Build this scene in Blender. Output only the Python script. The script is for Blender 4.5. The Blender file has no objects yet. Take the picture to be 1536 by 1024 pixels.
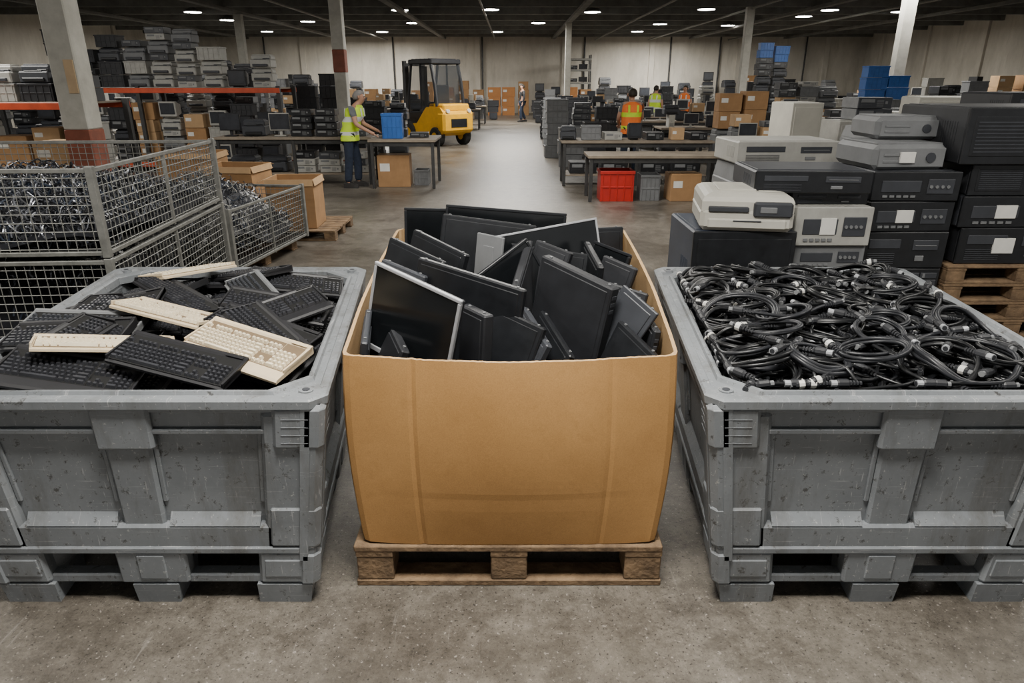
import bpy, bmesh, math, random
import numpy as np
from mathutils import Vector, Matrix, Euler
R = random.Random(7)
SC = bpy.context.scene
COL = SC.collection
rad = math.radians

# ------------------------------------------------------------------ materials
def mat(name, col, rough=.6, metal=0., var=.15, scale=6., bump=0., bscale=60., spec=.5, col2=None, emis=0., alpha=1.):
    m = bpy.data.materials.new(name); m.use_nodes = True
    nt = m.node_tree; b = nt.nodes['Principled BSDF']
    b.inputs['Roughness'].default_value = rough
    b.inputs['Metallic'].default_value = metal
    b.inputs['Specular IOR Level'].default_value = spec
    b.inputs['Alpha'].default_value = alpha
    tc = nt.nodes.new('ShaderNodeTexCoord')
    n = nt.nodes.new('ShaderNodeTexNoise'); n.inputs['Scale'].default_value = scale
    n.inputs['Detail'].default_value = 6; n.inputs['Roughness'].default_value = .65
    nt.links.new(tc.outputs['Object'], n.inputs['Vector'])
    r = nt.nodes.new('ShaderNodeValToRGB')
    r.color_ramp.elements[0].position = .3; r.color_ramp.elements[1].position = .7
    c2 = col2 if col2 else tuple(min(1, c*(1+var)) for c in col)
    c1 = col if col2 else tuple(c*(1-var) for c in col)
    r.color_ramp.elements[0].color = (*c1, 1); r.color_ramp.elements[1].color = (*c2, 1)
    nt.links.new(n.outputs['Fac'], r.inputs['Fac'])
    nt.links.new(r.outputs['Color'], b.inputs['Base Color'])
    if bump:
        n2 = nt.nodes.new('ShaderNodeTexNoise'); n2.inputs['Scale'].default_value = bscale; n2.inputs['Detail'].default_value = 4
        nt.links.new(tc.outputs['Object'], n2.inputs['Vector'])
        bp = nt.nodes.new('ShaderNodeBump'); bp.inputs['Strength'].default_value = bump; bp.inputs['Distance'].default_value = .01
        nt.links.new(n2.outputs['Fac'], bp.inputs['Height']); nt.links.new(bp.outputs['Normal'], b.inputs['Normal'])
    if emis:
        b.inputs['Emission Color'].default_value = (*col, 1); b.inputs['Emission Strength'].default_value = emis
    return m

MT = {}
MT['black'] = mat('black_plastic', (.010,.011,.013), .38, var=.35, scale=12, bump=.05, bscale=300)
MT['black2'] = mat('black_plastic_matte', (.015,.016,.019), .52, var=.3, scale=9)
MT['kbcase'] = mat('keyboard_case_black', (.011,.011,.013), .5, var=.25, scale=9)
MT['key'] = mat('black_keycap', (.032,.033,.038), .33, var=.25, scale=20)
MT['keywell'] = mat('key_gap_black', (.002,.002,.002), .9, var=.1)
MT['keywellc'] = mat('key_gap_tan', (.15,.105,.06), .9, var=.1)
MT['dark'] = mat('charcoal_plastic', (.036,.039,.046), .5, var=.2, scale=6)
MT['navy'] = mat('navy_metal', (.028,.038,.06), .45, var=.25, scale=3)
MT['midgrey'] = mat('mid_grey_plastic', (.15,.155,.16), .55, var=.15)
MT['ltgrey'] = mat('light_grey_plastic', (.33,.325,.30), .5, var=.15)
MT['white'] = mat('worn_pale_enamel', (.48,.465,.41), .5, var=.12, scale=3)
MT['cream'] = mat('aged_cream_plastic', (.60,.49,.33), .5, var=.12, scale=5)
MT['creamkey'] = mat('cream_keycap', (.72,.63,.46), .45, var=.1)
MT['silver'] = mat('silver_bezel', (.42,.43,.45), .38, metal=.4, var=.1)
MT['screen'] = mat('lcd_glass', (.006,.007,.008), .2, var=.4, scale=3)
MT['screeng'] = mat('dusty_lcd_glass', (.03,.033,.04), .3, var=.4, scale=4)
MT['sticker'] = mat('paper_label', (.64,.63,.59), .7, var=.1)
MT['steel'] = mat('galvanised_steel', (.19,.19,.175), .5, metal=.3, var=.3, scale=14)
MT['darksteel'] = mat('dark_steel', (.05,.05,.05), .5, metal=.4, var=.3)
MT['wood'] = mat('pallet_wood', (.065,.04,.022), .85, scale=7, bump=.6, bscale=50, col2=(.27,.175,.095))
MT['woodtop'] = mat('worn_plywood', (.15,.12,.09), .6, scale=3, col2=(.27,.225,.17))
MT['orange'] = mat('rack_orange_paint', (.50,.065,.02), .5, var=.2)
MT['card'] = mat('cardboard', (.32,.18,.08), .85, var=.16, scale=4)
MT['card2'] = mat('pale_cardboard', (.42,.27,.14), .85, var=.12, scale=4)
MT['cardor'] = mat('orange_cardboard', (.43,.19,.065), .85, var=.12, scale=4)
MT['tape'] = mat('packing_tape', (.45,.32,.18), .3, var=.1)
MT['blue'] = mat('blue_plastic', (.02,.11,.38), .45, var=.15)
MT['red'] = mat('red_plastic', (.42,.018,.012), .4, var=.15)
MT['yellow'] = mat('yellow_paint', (.72,.37,.01), .4, var=.1)
MT['rubber'] = mat('tyre_rubber', (.015,.015,.015), .8, var=.2)
MT['glass'] = mat('cab_glass', (.05,.055,.06), .08, var=.05, alpha=.35)
MT['hiviz'] = mat('hi_vis_yellow_cloth', (.55,.78,.03), .8, var=.1)
MT['hivizo'] = mat('hi_vis_orange_cloth', (.85,.19,.03), .8, var=.1)
MT['reflect'] = mat('reflective_tape', (.62,.64,.62), .4, var=.05)
MT['skin'] = mat('skin', (.42,.23,.15), .6, var=.1)
MT['hair'] = mat('grey_hair', (.22,.21,.20), .8, var=.2)
MT['hairb'] = mat('dark_hair', (.02,.015,.01), .7, var=.2)
MT['jeans'] = mat('dark_jeans', (.012,.02,.04), .85, var=.3, scale=20)
MT['shirt'] = mat('grey_shirt', (.12,.13,.14), .85, var=.2)
MT['shoe'] = mat('black_boot', (.015,.013,.012), .6, var=.2)
MT['cable'] = mat('cable_sheath', (.007,.0075,.0085), .36, var=.3, scale=10, spec=.4)
MT['cableg'] = mat('grey_cable_sheath', (.016,.017,.020), .4, var=.3, scale=10, spec=.4)
MT['foil'] = mat('silvery_scrap_wire', (.24,.25,.28), .3, metal=.6, var=.6, scale=12)
MT['scrap'] = mat('dark_scrap_wire', (.022,.023,.027), .3, var=.4, scale=12)
MT['lamp'] = mat('lamp_diffuser', (1.,.96,.88), .5, emis=28)
MT['lampcase'] = mat('lamp_housing', (.1,.1,.1), .5)

class NT:
    def __init__(s,name):
        s.m=bpy.data.materials.new(name); s.m.use_nodes=True; s.N=s.m.node_tree.nodes; s.L=s.m.node_tree.links; s.b=s.N['Principled BSDF']
        s.tc=s.N.new('ShaderNodeTexCoord')
    def noise(s,sc,rot=(0,0,0),d=8,ro=.7,k=1):
        mp=s.N.new('ShaderNodeMapping'); mp.inputs['Scale'].default_value=sc; mp.inputs['Rotation'].default_value=rot
        s.L.new(s.tc.outputs['Object'],mp.inputs['Vector'])
        n=s.N.new('ShaderNodeTexNoise'); n.inputs['Scale'].default_value=k; n.inputs['Detail'].default_value=d; n.inputs['Roughness'].default_value=ro
        s.L.new(mp.outputs['Vector'],n.inputs['Vector']); return n
    def ramp(s,n,a,c,ca=(0,0,0,1),cc=(1,1,1,1)):
        r=s.N.new('ShaderNodeValToRGB'); r.color_ramp.elements[0].position=a; r.color_ramp.elements[1].position=c
        r.color_ramp.elements[0].color=ca; r.color_ramp.elements[1].color=cc; s.L.new(n.outputs['Fac'],r.inputs['Fac']); return r.outputs['Color']
    def mix(s,c1,fac,k,c2):
        ml=s.N.new('ShaderNodeMath'); ml.operation='MULTIPLY'; ml.inputs[1].default_value=k; s.L.new(fac,ml.inputs[0])
        mx=s.N.new('ShaderNodeMixRGB'); mx.inputs['Color2'].default_value=c2; s.L.new(ml.outputs[0],mx.inputs['Fac']); s.L.new(c1,mx.inputs['Color1']); return mx.outputs['Color']
    def mul(s,c1,c2,k):
        mx=s.N.new('ShaderNodeMixRGB'); mx.blend_type='MULTIPLY'; mx.inputs['Fac'].default_value=k; s.L.new(c1,mx.inputs['Color1']); s.L.new(c2,mx.inputs['Color2']); return mx.outputs['Color']
    def out(s,c,rough,bn=None,bs=.2,bd=.01):
        s.L.new(c,s.b.inputs['Base Color']); s.b.inputs['Roughness'].default_value=rough
        if bn:
            bp=s.N.new('ShaderNodeBump'); bp.inputs['Strength'].default_value=bs; bp.inputs['Distance'].default_value=bd
            s.L.new(bn.outputs['Fac'],bp.inputs['Height']); s.L.new(bp.outputs['Normal'],s.b.inputs['Normal'])
        return s.m
def bin_material():
    t=NT('scuffed_grey_plastic')
    c=t.ramp(t.noise((3,3,3)),.3,.7,(.135,.147,.158,1),(.225,.240,.253,1))
    s1=t.noise((6,6,180),(.25,.5,.2),4,.6); s2=t.noise((100,4,8),(.1,.6,.9),4,.6)
    c=t.mix(c,t.ramp(s1,.64,.70),.45,(.42,.43,.43,1)); c=t.mix(c,t.ramp(s2,.65,.69),.5,(.45,.45,.45,1))
    c=t.mix(c,t.ramp(t.noise((24,24,24),d=6,ro=.8),.58,.64),.85,(.042,.039,.035,1))
    c=t.mix(c,t.ramp(t.noise((60,60,60),d=3,ro=.7),.64,.69),.65,(.42,.42,.40,1))
    c=t.mix(c,t.ramp(t.noise((5,5,1.2),ro=.75),.50,.70),.65,(.082,.077,.068,1))
    c=t.mix(c,t.ramp(t.noise((2,2,2),(.3,.2,.7),ro=.8),.58,.70),.4,(.30,.305,.31,1))
    return t.out(c,.5,t.noise((40,40,40)),.1,.004)
MT['bin']=bin_material()
def floor_material():
    t=NT('stained_concrete_floor')
    n1=t.noise((.6,.6,.6),d=10,ro=.72); n2=t.noise((8,8,8),d=10,ro=.9)
    c=t.ramp(n1,.36,.64,(.070,.060,.048,1),(.205,.185,.155,1))
    c=t.mul(c,t.ramp(n2,.36,.62,(.34,.32,.29,1),(1.25,1.25,1.25,1)),.9)
    c=t.mix(c,t.ramp(t.noise((55,55,55),d=3,ro=.6),.63,.69),.6,(.36,.33,.29,1))
    c=t.mix(c,t.ramp(t.noise((75,75,75),d=3,ro=.6),.60,.66),.8,(.020,.017,.014,1))
    c=t.mix(c,t.ramp(t.noise((1.7,1.7,1.7),d=10,ro=.85),.52,.65),.65,(.042,.034,.025,1))
    c=t.mix(c,t.ramp(t.noise((26,2,2),(0,0,.4),d=6,ro=.7),.63,.70),.3,(.30,.28,.25,1))
    rr=t.N.new('ShaderNodeMapRange'); rr.inputs['To Min'].default_value=.22; rr.inputs['To Max'].default_value=.5
    m=t.out(c,.5,n2,.5,.006)
    t.L.new(n1.outputs['Fac'],rr.inputs['Value']); t.L.new(rr.outputs['Result'],t.b.inputs['Roughness'])
    return m
def box_material(name,c1,c2):
    t=NT(name)
    c=t.ramp(t.noise((1.8,1.8,1.8)),.3,.7,(*c1,1),(*c2,1))
    c=t.mul(c,t.ramp(t.noise((230,230,230),d=2),.3,.7,(.86,.86,.86,1),(1.07,1.07,1.07,1)),1)
    n3=t.noise((7,7,7),ro=.75)
    c=t.mix(c,t.ramp(n3,.56,.78),.4,(c1[0]*.6,c1[1]*.55,c1[2]*.5,1))
    c=t.mix(c,t.ramp(t.noise((3,3,60),(.05,.1,0),d=5),.68,.73),.2,(c2[0]*1.25,c2[1]*1.3,c2[2]*1.4,1))
    m=t.out(c,.72,n3,.12,.004); t.b.inputs['Specular IOR Level'].default_value=.3; return m
MT['boxout']=box_material('brown_corrugated_board',(.37,.195,.066),(.48,.265,.097))
MT['boxedge']=box_material('corrugated_edge',(.40,.25,.12),(.52,.35,.18))
def wall_material():
    t=NT('precast_concrete_wall')
    c=t.ramp(t.noise((.7,.7,.3),d=10),.3,.7,(.42,.39,.33,1),(.66,.62,.54,1))
    c=t.mix(c,t.ramp(t.noise((2,2,.3),d=8),.55,.7),.45,(.28,.255,.21,1))
    return t.out(c,.85)
MT['wall']=wall_material(); MT['floor']=floor_material()
MT['ceil'] = mat('grey_ceiling_deck', (.30,.30,.28), .9, var=.3, scale=.5)
MT['beam'] = mat('grey_ceiling_steel', (.14,.14,.13), .7, var=.3, scale=2)
MT['colw'] = mat('white_column_paint', (.33,.32,.28), .65, scale=4, col2=(.48,.47,.42))
MT['colr'] = mat('rust_brown_paint', (.20,.06,.035), .7, var=.25, scale=6)

# ------------------------------------------------------------------ mesh builder
class MB:
    def __init__(s): s.v=[]; s.f=[]; s.m=[]
    def cbox(s, x0,x1,y0,y1,z0,z1, c=.004, m=0, M=None):
        cx,cy,cz=(x0+x1)/2,(y0+y1)/2,(z0+z1)/2; h=(abs(x1-x0)/2,abs(y1-y0)/2,abs(z1-z0)/2)
        c=min(c,.4*min(h)*1.0) if min(h)>0 else 0
        idx={}
        for sx in(-1,1):
            for sy in(-1,1):
                for sz in(-1,1):
                    sg=(sx,sy,sz)
                    for a in range(3):
                        p=[sg[i]*(h[i] if i==a else h[i]-c) for i in range(3)]
                        p=Vector((p[0]+cx,p[1]+cy,p[2]+cz))
                        if M is not None: p=M@p
                        idx[(sx,sy,sz,a)]=len(s.v); s.v.append(tuple(p))
        def I(sg,a): return idx[(sg[0],sg[1],sg[2],a)]
        for a in range(3):
            b,d=(a+1)%3,(a+2)%3
            for sa in(-1,1):
                q=[]
                for sb,sd in((-1,-1),(1,-1),(1,1),(-1,1)):
                    g=[0,0,0]; g[a]=sa; g[b]=sb; g[d]=sd; q.append(I(g,a))
                if sa<0: q.reverse()
                s.f.append(q); s.m.append(m)
        for d in range(3):
            a,b=(d+1)%3,(d+2)%3
            for sa in(-1,1):
                for sb in(-1,1):
                    g1=[0,0,0]; g1[a]=sa; g1[b]=sb; g1[d]=-1; g2=list(g1); g2[d]=1
                    q=[I(g1,a),I(g1,b),I(g2,b),I(g2,a)]
                    if sa*sb<0: q.reverse()
                    s.f.append(q); s.m.append(m)
        for sx in(-1,1):
            for sy in(-1,1):
                for sz in(-1,1):
                    g=(sx,sy,sz); q=[I(g,0),I(g,1),I(g,2)]
                    if sx*sy*sz<0: q.reverse()
                    s.f.append(q); s.m.append(m)
    def hexa(s, pts, m=0):
        b=len(s.v); s.v+= [tuple(p) for p in pts]
        for q in((0,3,2,1),(4,5,6,7),(0,1,5,4),(1,2,6,5),(2,3,7,6),(3,0,4,7)):
            s.f.append([b+i for i in q]); s.m.append(m)
    def frustum(s, x0,x1,y0,y1,z0,z1, t, m=0):
        s.hexa([(x0,y0,z0),(x1,y0,z0),(x1,y1,z0),(x0,y1,z0),(x0+t,y0+t,z1),(x1-t,y0+t,z1),(x1-t,y1-t,z1),(x0+t,y1-t,z1)],m)
    def prism(s, poly, x0, x1, m=0, axis='x'):
        n=len(poly); b=len(s.v)
        for x in(x0,x1):
            for (p,q) in poly:
                s.v.append((x,p,q) if axis=='x' else ((p,x,q) if axis=='y' else (p,q,x)))
        s.f.append([b+i for i in range(n)][::-1]); s.m.append(m)
        s.f.append([b+n+i for i in range(n)]); s.m.append(m)
        for i in range(n):
            j=(i+1)%n; s.f.append([b+i,b+j,b+n+j,b+n+i]); s.m.append(m)
    def tube(s, path, r, seg=6, m=0, cap=True, rs=None):
        b=len(s.v); n=len(path); P=[Vector(p) for p in path]; prev=None
        for i,p in enumerate(P):
            t=(P[min(i+1,n-1)]-P[max(i-1,0)])
            if t.length<1e-9: t=Vector((0,0,1))
            t.normalize()
            if prev is None:
                a=Vector((0,0,1)) if abs(t.z)<.9 else Vector((1,0,0))
                u=t.cross(a).normalized()
            else:
                u=(prev-t*prev.dot(t))
                u=u.normalized() if u.length>1e-6 else t.orthogonal().normalized()
            prev=u; w=t.cross(u); rr=rs[i] if rs else r
            for k in range(seg):
                a=2*math.pi*k/seg
                s.v.append(tuple(p+u*(rr*math.cos(a))+w*(rr*math.sin(a))))
        for i in range(n-1):
            for k in range(seg):
                k2=(k+1)%seg
                s.f.append([b+i*seg+k,b+i*seg+k2,b+(i+1)*seg+k2,b+(i+1)*seg+k]); s.m.append(m)
        if cap:
            s.f.append([b+k for k in range(seg)][::-1]); s.m.append(m)
            s.f.append([b+(n-1)*seg+k for k in range(seg)]); s.m.append(m)
    def loft(s, rings, mats=None, m=0, cap=True):
        b=len(s.v); n=len(rings[0])
        for rg in rings: s.v+=[tuple(p) for p in rg]
        for i in range(len(rings)-1):
            for k in range(n):
                k2=(k+1)%n
                s.f.append([b+i*n+k,b+i*n+k2,b+(i+1)*n+k2,b+(i+1)*n+k]); s.m.append(mats[i] if mats else m)
        if cap:
            s.f.append([b+k for k in range(n)][::-1]); s.m.append(m)
            s.f.append([b+(len(rings)-1)*n+k for k in range(n)]); s.m.append(m)
    def mesh(s, name, mats, smooth=False, warp=None, off=None):
        me=bpy.data.meshes.new(name)
        v=s.v
        if warp: v=[warp(*p) for p in v]
        if off is not None: v=[(p[0]-off[0],p[1]-off[1],p[2]-off[2]) for p in v]
        me.from_pydata(v,[],s.f)
        for k in mats: me.materials.append(MT[k])
        me.polygons.foreach_set('material_index', s.m)
        if smooth: me.polygons.foreach_set('use_smooth',[True]*len(s.f))
        bm=bmesh.new(); bm.from_mesh(me); bmesh.ops.recalc_face_normals(bm,faces=bm.faces); bm.to_mesh(me); bm.free()
        me.update(); return me

def obj(name, me, parent=None, loc=(0,0,0), rot=(0,0,0), scale=(1,1,1)):
    o=bpy.data.objects.new(name, me); COL.objects.link(o)
    o.location=loc; o.rotation_euler=rot; o.scale=scale
    if parent is not None: o.parent=parent
    return o
def tag(o,label,cat,group=None,kind=None):
    o['label']=label; o['category']=cat
    if group: o['group']=group
    if kind: o['kind']=kind
    return o
def struct(o): o['kind']='structure'; return o

# ------------------------------------------------------------------ room
XL,XR,YB,YF,ZC=-20.5,21.5,45.,-5.,4.6
b=MB(); b.cbox(XL,XR,YF,YB,-.2,0,0); struct(obj('floor',b.mesh('floor',['floor'])))
b=MB(); b.cbox(XL,XR,YF,YB,ZC,ZC+.2,0); struct(obj('ceiling',b.mesh('ceiling',['ceil'])))
def wall(name,x0,x1,y0,y1,along):
    b=MB(); b.cbox(x0,x1,y0,y1,0,ZC,0)
    struct(obj(name,b.mesh(name,['wall'])))
wall('wall_back',XL,XR,YB,YB+.3,'x'); wall('wall_left',XL-.3,XL,YF,YB,'y'); wall('wall_right',XR,XR+.3,YF,YB,'y')
tn=1
def trim(b,mats):
    global tn
    struct(obj('trim_%d'%tn,b.mesh('trim',mats))); tn+=1
for i in range(8):
    x=XL+2.5+i*5.3
    b=MB(); b.cbox(x-.16,x+.16,YB-.12,YB,0,ZC,.01); trim(b,['wall'])
for i in range(6):
    y=20+i*4.6
    for X,s in((XL,1),(XR,-1)):
        b=MB(); b.cbox(min(X,X+s*.12),max(X,X+s*.12),y-.14,y+.14,0,ZC,.01); trim(b,['wall'])
for x in(-15,-7.2,-1.8,4.4,9.6,12.6,17.8):
    b=MB(); b.tube([(x,YB-.1,0),(x,YB-.1,ZC-.1)],.05,8); trim(b,['darksteel'])
for i in range(16):
    y=1+i*2.9
    b=MB(); b.cbox(XL,XR,y-.08,y+.08,ZC-.26,ZC,.01); trim(b,['beam'])
for x in(-16,-10.4,-4.1,2.5,10.8,16.5):
    b=MB(); b.cbox(x-.12,x+.12,YF,YB,ZC-.36,ZC-.262,.01); trim(b,['beam'])
for x in(-7.5,-1,5,8.2,13):
    b=MB(); b.tube([(x,YF,ZC-.42),(x,YB-.2,ZC-.42)],.04,8); trim(b,['steel'])

def column(x,y,w,r0,r1,label):
    b=MB()
    b.cbox(x-w/2,x+w/2,y-w/2,y+w/2,r1,ZC-.36,.012,0)
    b.cbox(x-w/2-.004,x+w/2+.004,y-w/2-.004,y+w/2+.004,r0,r1,.012,1)
    b.cbox(x-w/2,x+w/2,y-w/2,y+w/2,0,r0+.001,.012,0 if r0>.3 else 1)
    b.cbox(x-w/2-.06,x+w/2+.06,y-w/2-.06,y+w/2+.06,0,.03,.005,1)
    o=obj('support_column',b.mesh('support_column',['colw','colr'],off=(x,y,0)),loc=(x,y,0)); tag(o,label,'column')
    return o
c1=column(-5.1,8.5,.3,.05,1.32,'white painted steel column with rust-brown base')
b=MB(); b.cbox(.02,.13,-.165,-.153,1.72,2.08,.002); obj('paper_notice',b.mesh('paper_notice',['tape']),c1)
column(-4.1,17.6,.28,2.05,2.55,'white steel column with red-brown band')
column(10.8,20.6,.3,.1,1.3,'white painted steel column beside stacked crates')
column(8.2,26,.26,.1,1.2,'white painted steel column among equipment piles')
column(2.5,33,.26,.1,1.2,'distant white painted steel column')
column(-10.4,28.6,.28,.1,1.2,'white painted steel column by the racks')

LP=[(-.8,28.1),(1.2,34.3),(-4.5,34.3),(-4.2,28.3),(-9.1,33.5),(-12.4,32.8),(-12.3,29.1),(-13.1,40),(3.1,29.1),(6.9,35),(6.7,40),(7.2,28),(10.3,35.8),(12,31),(11.9,28.3),(14.9,29),(-.8,40.3),(-7,40.3),
    (-8,19),(0,19.5),(8,19),(-8,10),(0,10.5),(8,10),(-5,2.2),(0,1.2),(5,2.2)]
b=MB(); 
rg=lambda r,z:[(r*math.cos(2*math.pi*k/16),r*math.sin(2*math.pi*k/16),z) for k in range(16)]
b.loft([rg(.34,0),rg(.30,.07),rg(.13,.16),rg(.08,.2)]); b.tube([(0,0,.2),(0,0,.26)],.012,6)
lm=b.mesh('lamp_shade',['lampcase'])
b=MB(); b.loft([rg(.31,-.012),rg(.31,.004)]); ld=b.mesh('lamp_lens',['lamp'])
for i,(x,y) in enumerate(LP):
    o=obj('ceiling_lamp',lm,loc=(x,y,4.34)); tag(o,'round high-bay ceiling lamp, lit warm white','lamp','high-bay lamps under the ceiling')
    obj('lamp_lens',ld,o)
def area(x,y,z,sx,sy,P,col=(1,.965,.90)):
    l=bpy.data.lights.new('lamp_light','AREA'); l.shape='RECTANGLE'; l.size=sx; l.size_y=sy; l.energy=P; l.color=col
    o=bpy.data.objects.new('lamp_light',l); COL.objects.link(o); o.location=(x,y,z); return o
for (x,y) in((-9,10),(0,9),(9,10),(-11,21),(0,20),(11,21),(-13,33),(0,33),(13,34),(-8,41),(8,41)):
    area(x,y,4.1,2.4,2.4,330 if y<12 else (500 if y<25 else 700))
area(0,1.4,4.1,1.5,.9,350)
area(-4.5,3.0,4.1,1.2,1.2,90); area(4.5,3.0,4.1,1.2,1.2,90)

# ------------------------------------------------------------------ grey bulk bins
BW,BD,BH=1.42,1.75,.856
def make_bin(cx,k,label,floorz):
    def warp(x,y,z):
        s=1-.15*(1-z/BH)
        return (x*s+k*y,y,z)
    P=.085
    def side(b,L,fn):
        h=L/2
        fn(-h,h,0,.036,.2,.84,.002)
        fn(-h+.1,h-.1,0,.052,.735,.80,.006)
        fn(-h+.1,h-.1,0,.066,.715,.735,.004)
        fn(-h+.1,h-.1,0,.066,.798,.825,.004)
        for s in(-1,1):
            def F(a0,a1,*r): fn(min(s*a0,s*a1),max(s*a0,s*a1),*r)
            F(h-.225,h-.004,0,.070,.24,.80,.022)
            F(h-.185,h,0,.084,.66,.83,.022)
            for q in range(4): F(h-.15,h-.055,0,.0855,.69+q*.03,.693+q*.03,.001)
            F(h-.21,h-.002,0,.078,.25,.43,.022)
            F(h-.26,h,0,.074,.085,.235,.018)
            F(h-.235,h-.06,0,.078,.12,.2,.006)
            F(h-.245,h-.225,0,.045,.43,.715,.006)
            F(.085,.105,0,.045,.43,.715,.006)
        fn(-.085,.085,0,.058,.24,.70,.012)
        fn(-.105,.105,0,.076,.655,.825,.012)
        fn(-h+.02,h-.02,0,.070,.245,.345,.01)
        fn(-h+.02,h-.02,0,.078,.225,.255,.008)
        fn(-.15,.15,0,.072,.085,.235,.012)
        fn(-.06,.06,0,.077,.11,.22,.006)
        fn(-h+.04,h-.04,0,.056,.08,.118,.006)
    b=MB(); hw=BW/2
    side(b,BW,lambda a0,a1,p0,p1,z0,z1,c:b.cbox(a0,a1,P-p1,P-p0,z0,z1,c))
    side(b,BW,lambda a0,a1,p0,p1,z0,z1,c:b.cbox(a0,a1,BD-P+p0,BD-P+p1,z0,z1,c))
    side(b,BD,lambda a0,a1,p0,p1,z0,z1,c:b.cbox(hw-P+p0,hw-P+p1,BD/2+a0,BD/2+a1,z0,z1,c))
    side(b,BD,lambda a0,a1,p0,p1,z0,z1,c:b.cbox(-hw+P-p1,-hw+P-p0,BD/2+a0,BD/2+a1,z0,z1,c))
    for s in(-1,1):
        x0,x1=sorted((s*.105,s*(hw-.245)))
        b.hexa([(x0,P-.07,.343),(x1,P-.07,.343),(x1,P-.02,.343),(x0,P-.02,.343),(x0,P-.035,.385),(x1,P-.035,.385),(x1,P-.02,.385),(x0,P-.02,.385)])
        for q in(-1,1):
            y0,y1=sorted((BD/2+q*.105,BD/2+q*(BD/2-.245)))
            X0,X1,X2=s*(hw-P+.07),s*(hw-P+.02),s*(hw-P+.035)
            b.hexa([(X0,y0,.343),(X0,y1,.343),(X1,y1,.343),(X1,y0,.343),(X2,y0,.385),(X2,y1,.385),(X1,y1,.385),(X1,y0,.385)])
    b.cbox(-hw+P,hw-P,P,BD-P,.22,.25,0)
    b.cbox(-hw+P,hw-P,P,BD-P,floorz-.02,floorz,0)
    o=obj('bulk_bin',b.mesh('bulk_bin',['bin'],warp=warp),loc=(cx,2.06,0)); tag(o,label,'bin')
    b=MB()
    def octo(x0,x1,y0,y1,c,z): return [(x0+c,y0,z),(x1-c,y0,z),(x1,y0+c,z),(x1,y1-c,z),(x1-c,y1,z),(x0+c,y1,z),(x0,y1-c,z),(x0,y0+c,z)]
    O=lambda z,e,c:octo(-hw-e,hw+e,-e,BD+e,c,z)
    I=lambda z,e,c:octo(-hw+e,hw-e,e,BD-e,c,z)
    b.loft([I(.815,.088,.13),O(.815,-.006,.05),O(.822,.004,.055),O(.85,.004,.055),O(.857,-.004,.052),I(.857,.03,.09),I(.845,.036,.09),I(.845,.062,.12),I(.857,.068,.12),I(.857,.08,.125),I(.85,.088,.13),I(.815,.088,.13)],cap=False)
    obj('rim',b.mesh('rim',['bin'],warp=warp),o)
    for sx in(-1,1):
        for y in(.0,BD):
            b=MB(); s=1 if y==0 else -1
            b.tube([(sx*(hw-.075),y+s*.075,.84),(sx*(hw-.075),y+s*.075,.861)],.026,14)
            b.tube([(sx*(hw-.075),y+s*.075,.86),(sx*(hw-.075),y+s*.075,.8625)],.014,12,1)
            obj('corner_plug',b.mesh('corner_plug',['bin','dark'],warp=warp),o)
    for fx in(-1,0,1):
        for fy in(0,1,2):
            b=MB(); w=.12 if fx else .10
            x=fx*(hw-.15); y=[.12,BD/2,BD-.12][fy]
            b.frustum(x-w,x+w,y-.11,y+.11,.086,0,.006)
            obj('foot',b.mesh('foot',['bin'],warp=warp),o)
    return o
make_bin(-1.335,-.12,'grey scuffed plastic pallet bin full of keyboards',.60)
make_bin(1.365,.09,'grey scuffed plastic pallet bin full of black cables',.64)

# ------------------------------------------------------------------ pallets
def pallet(cx,y0,z0,w,d,h,label,group=None,yaw=0):
    rt=bpy.data.objects.new('wooden_pallet',None); COL.objects.link(rt); rt.location=(cx,y0,z0); rt.rotation_euler=(0,0,yaw); rt.empty_display_size=.1
    tag(rt,label,'pallet',group)
    r=R; th=h*.14; n=7
    for i in range(n):
        b=MB(); wd=d/n*.86; y=i*(d-wd)/(n-1)
        b.cbox(-w/2+r.uniform(-.006,.006),w/2+r.uniform(-.006,.006),y,y+wd,h-th,h,.004); obj('deck_board',b.mesh('deck_board',['wood']),rt)
    for x in(-1,0,1):
        xc=x*(w/2-.075)
        b=MB(); b.cbox(xc-.072,xc+.072,.002,d-.002,h-2*th,h-th,.003); obj('stringer_board',b.mesh('stringer_board',['wood']),rt)
        for yy in(.0,.5,1):
            y=yy*(d-.14)
            b=MB(); b.cbox(xc-.07,xc+.07,y+.004,y+.136,th,h-2*th,.005); obj('block',b.mesh('block',['wood']),rt)
    for yy in(0,.5,1):
        y=yy*(d-.11)
        b=MB(); b.cbox(-w/2,w/2,y,y+.11,0,th,.003); obj('bottom_board',b.mesh('bottom_board',['wood']),rt)
    return rt
pallet(-.012,2.165,0,1.19,1.36,.185,'weathered wooden block pallet under the cardboard box')

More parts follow.
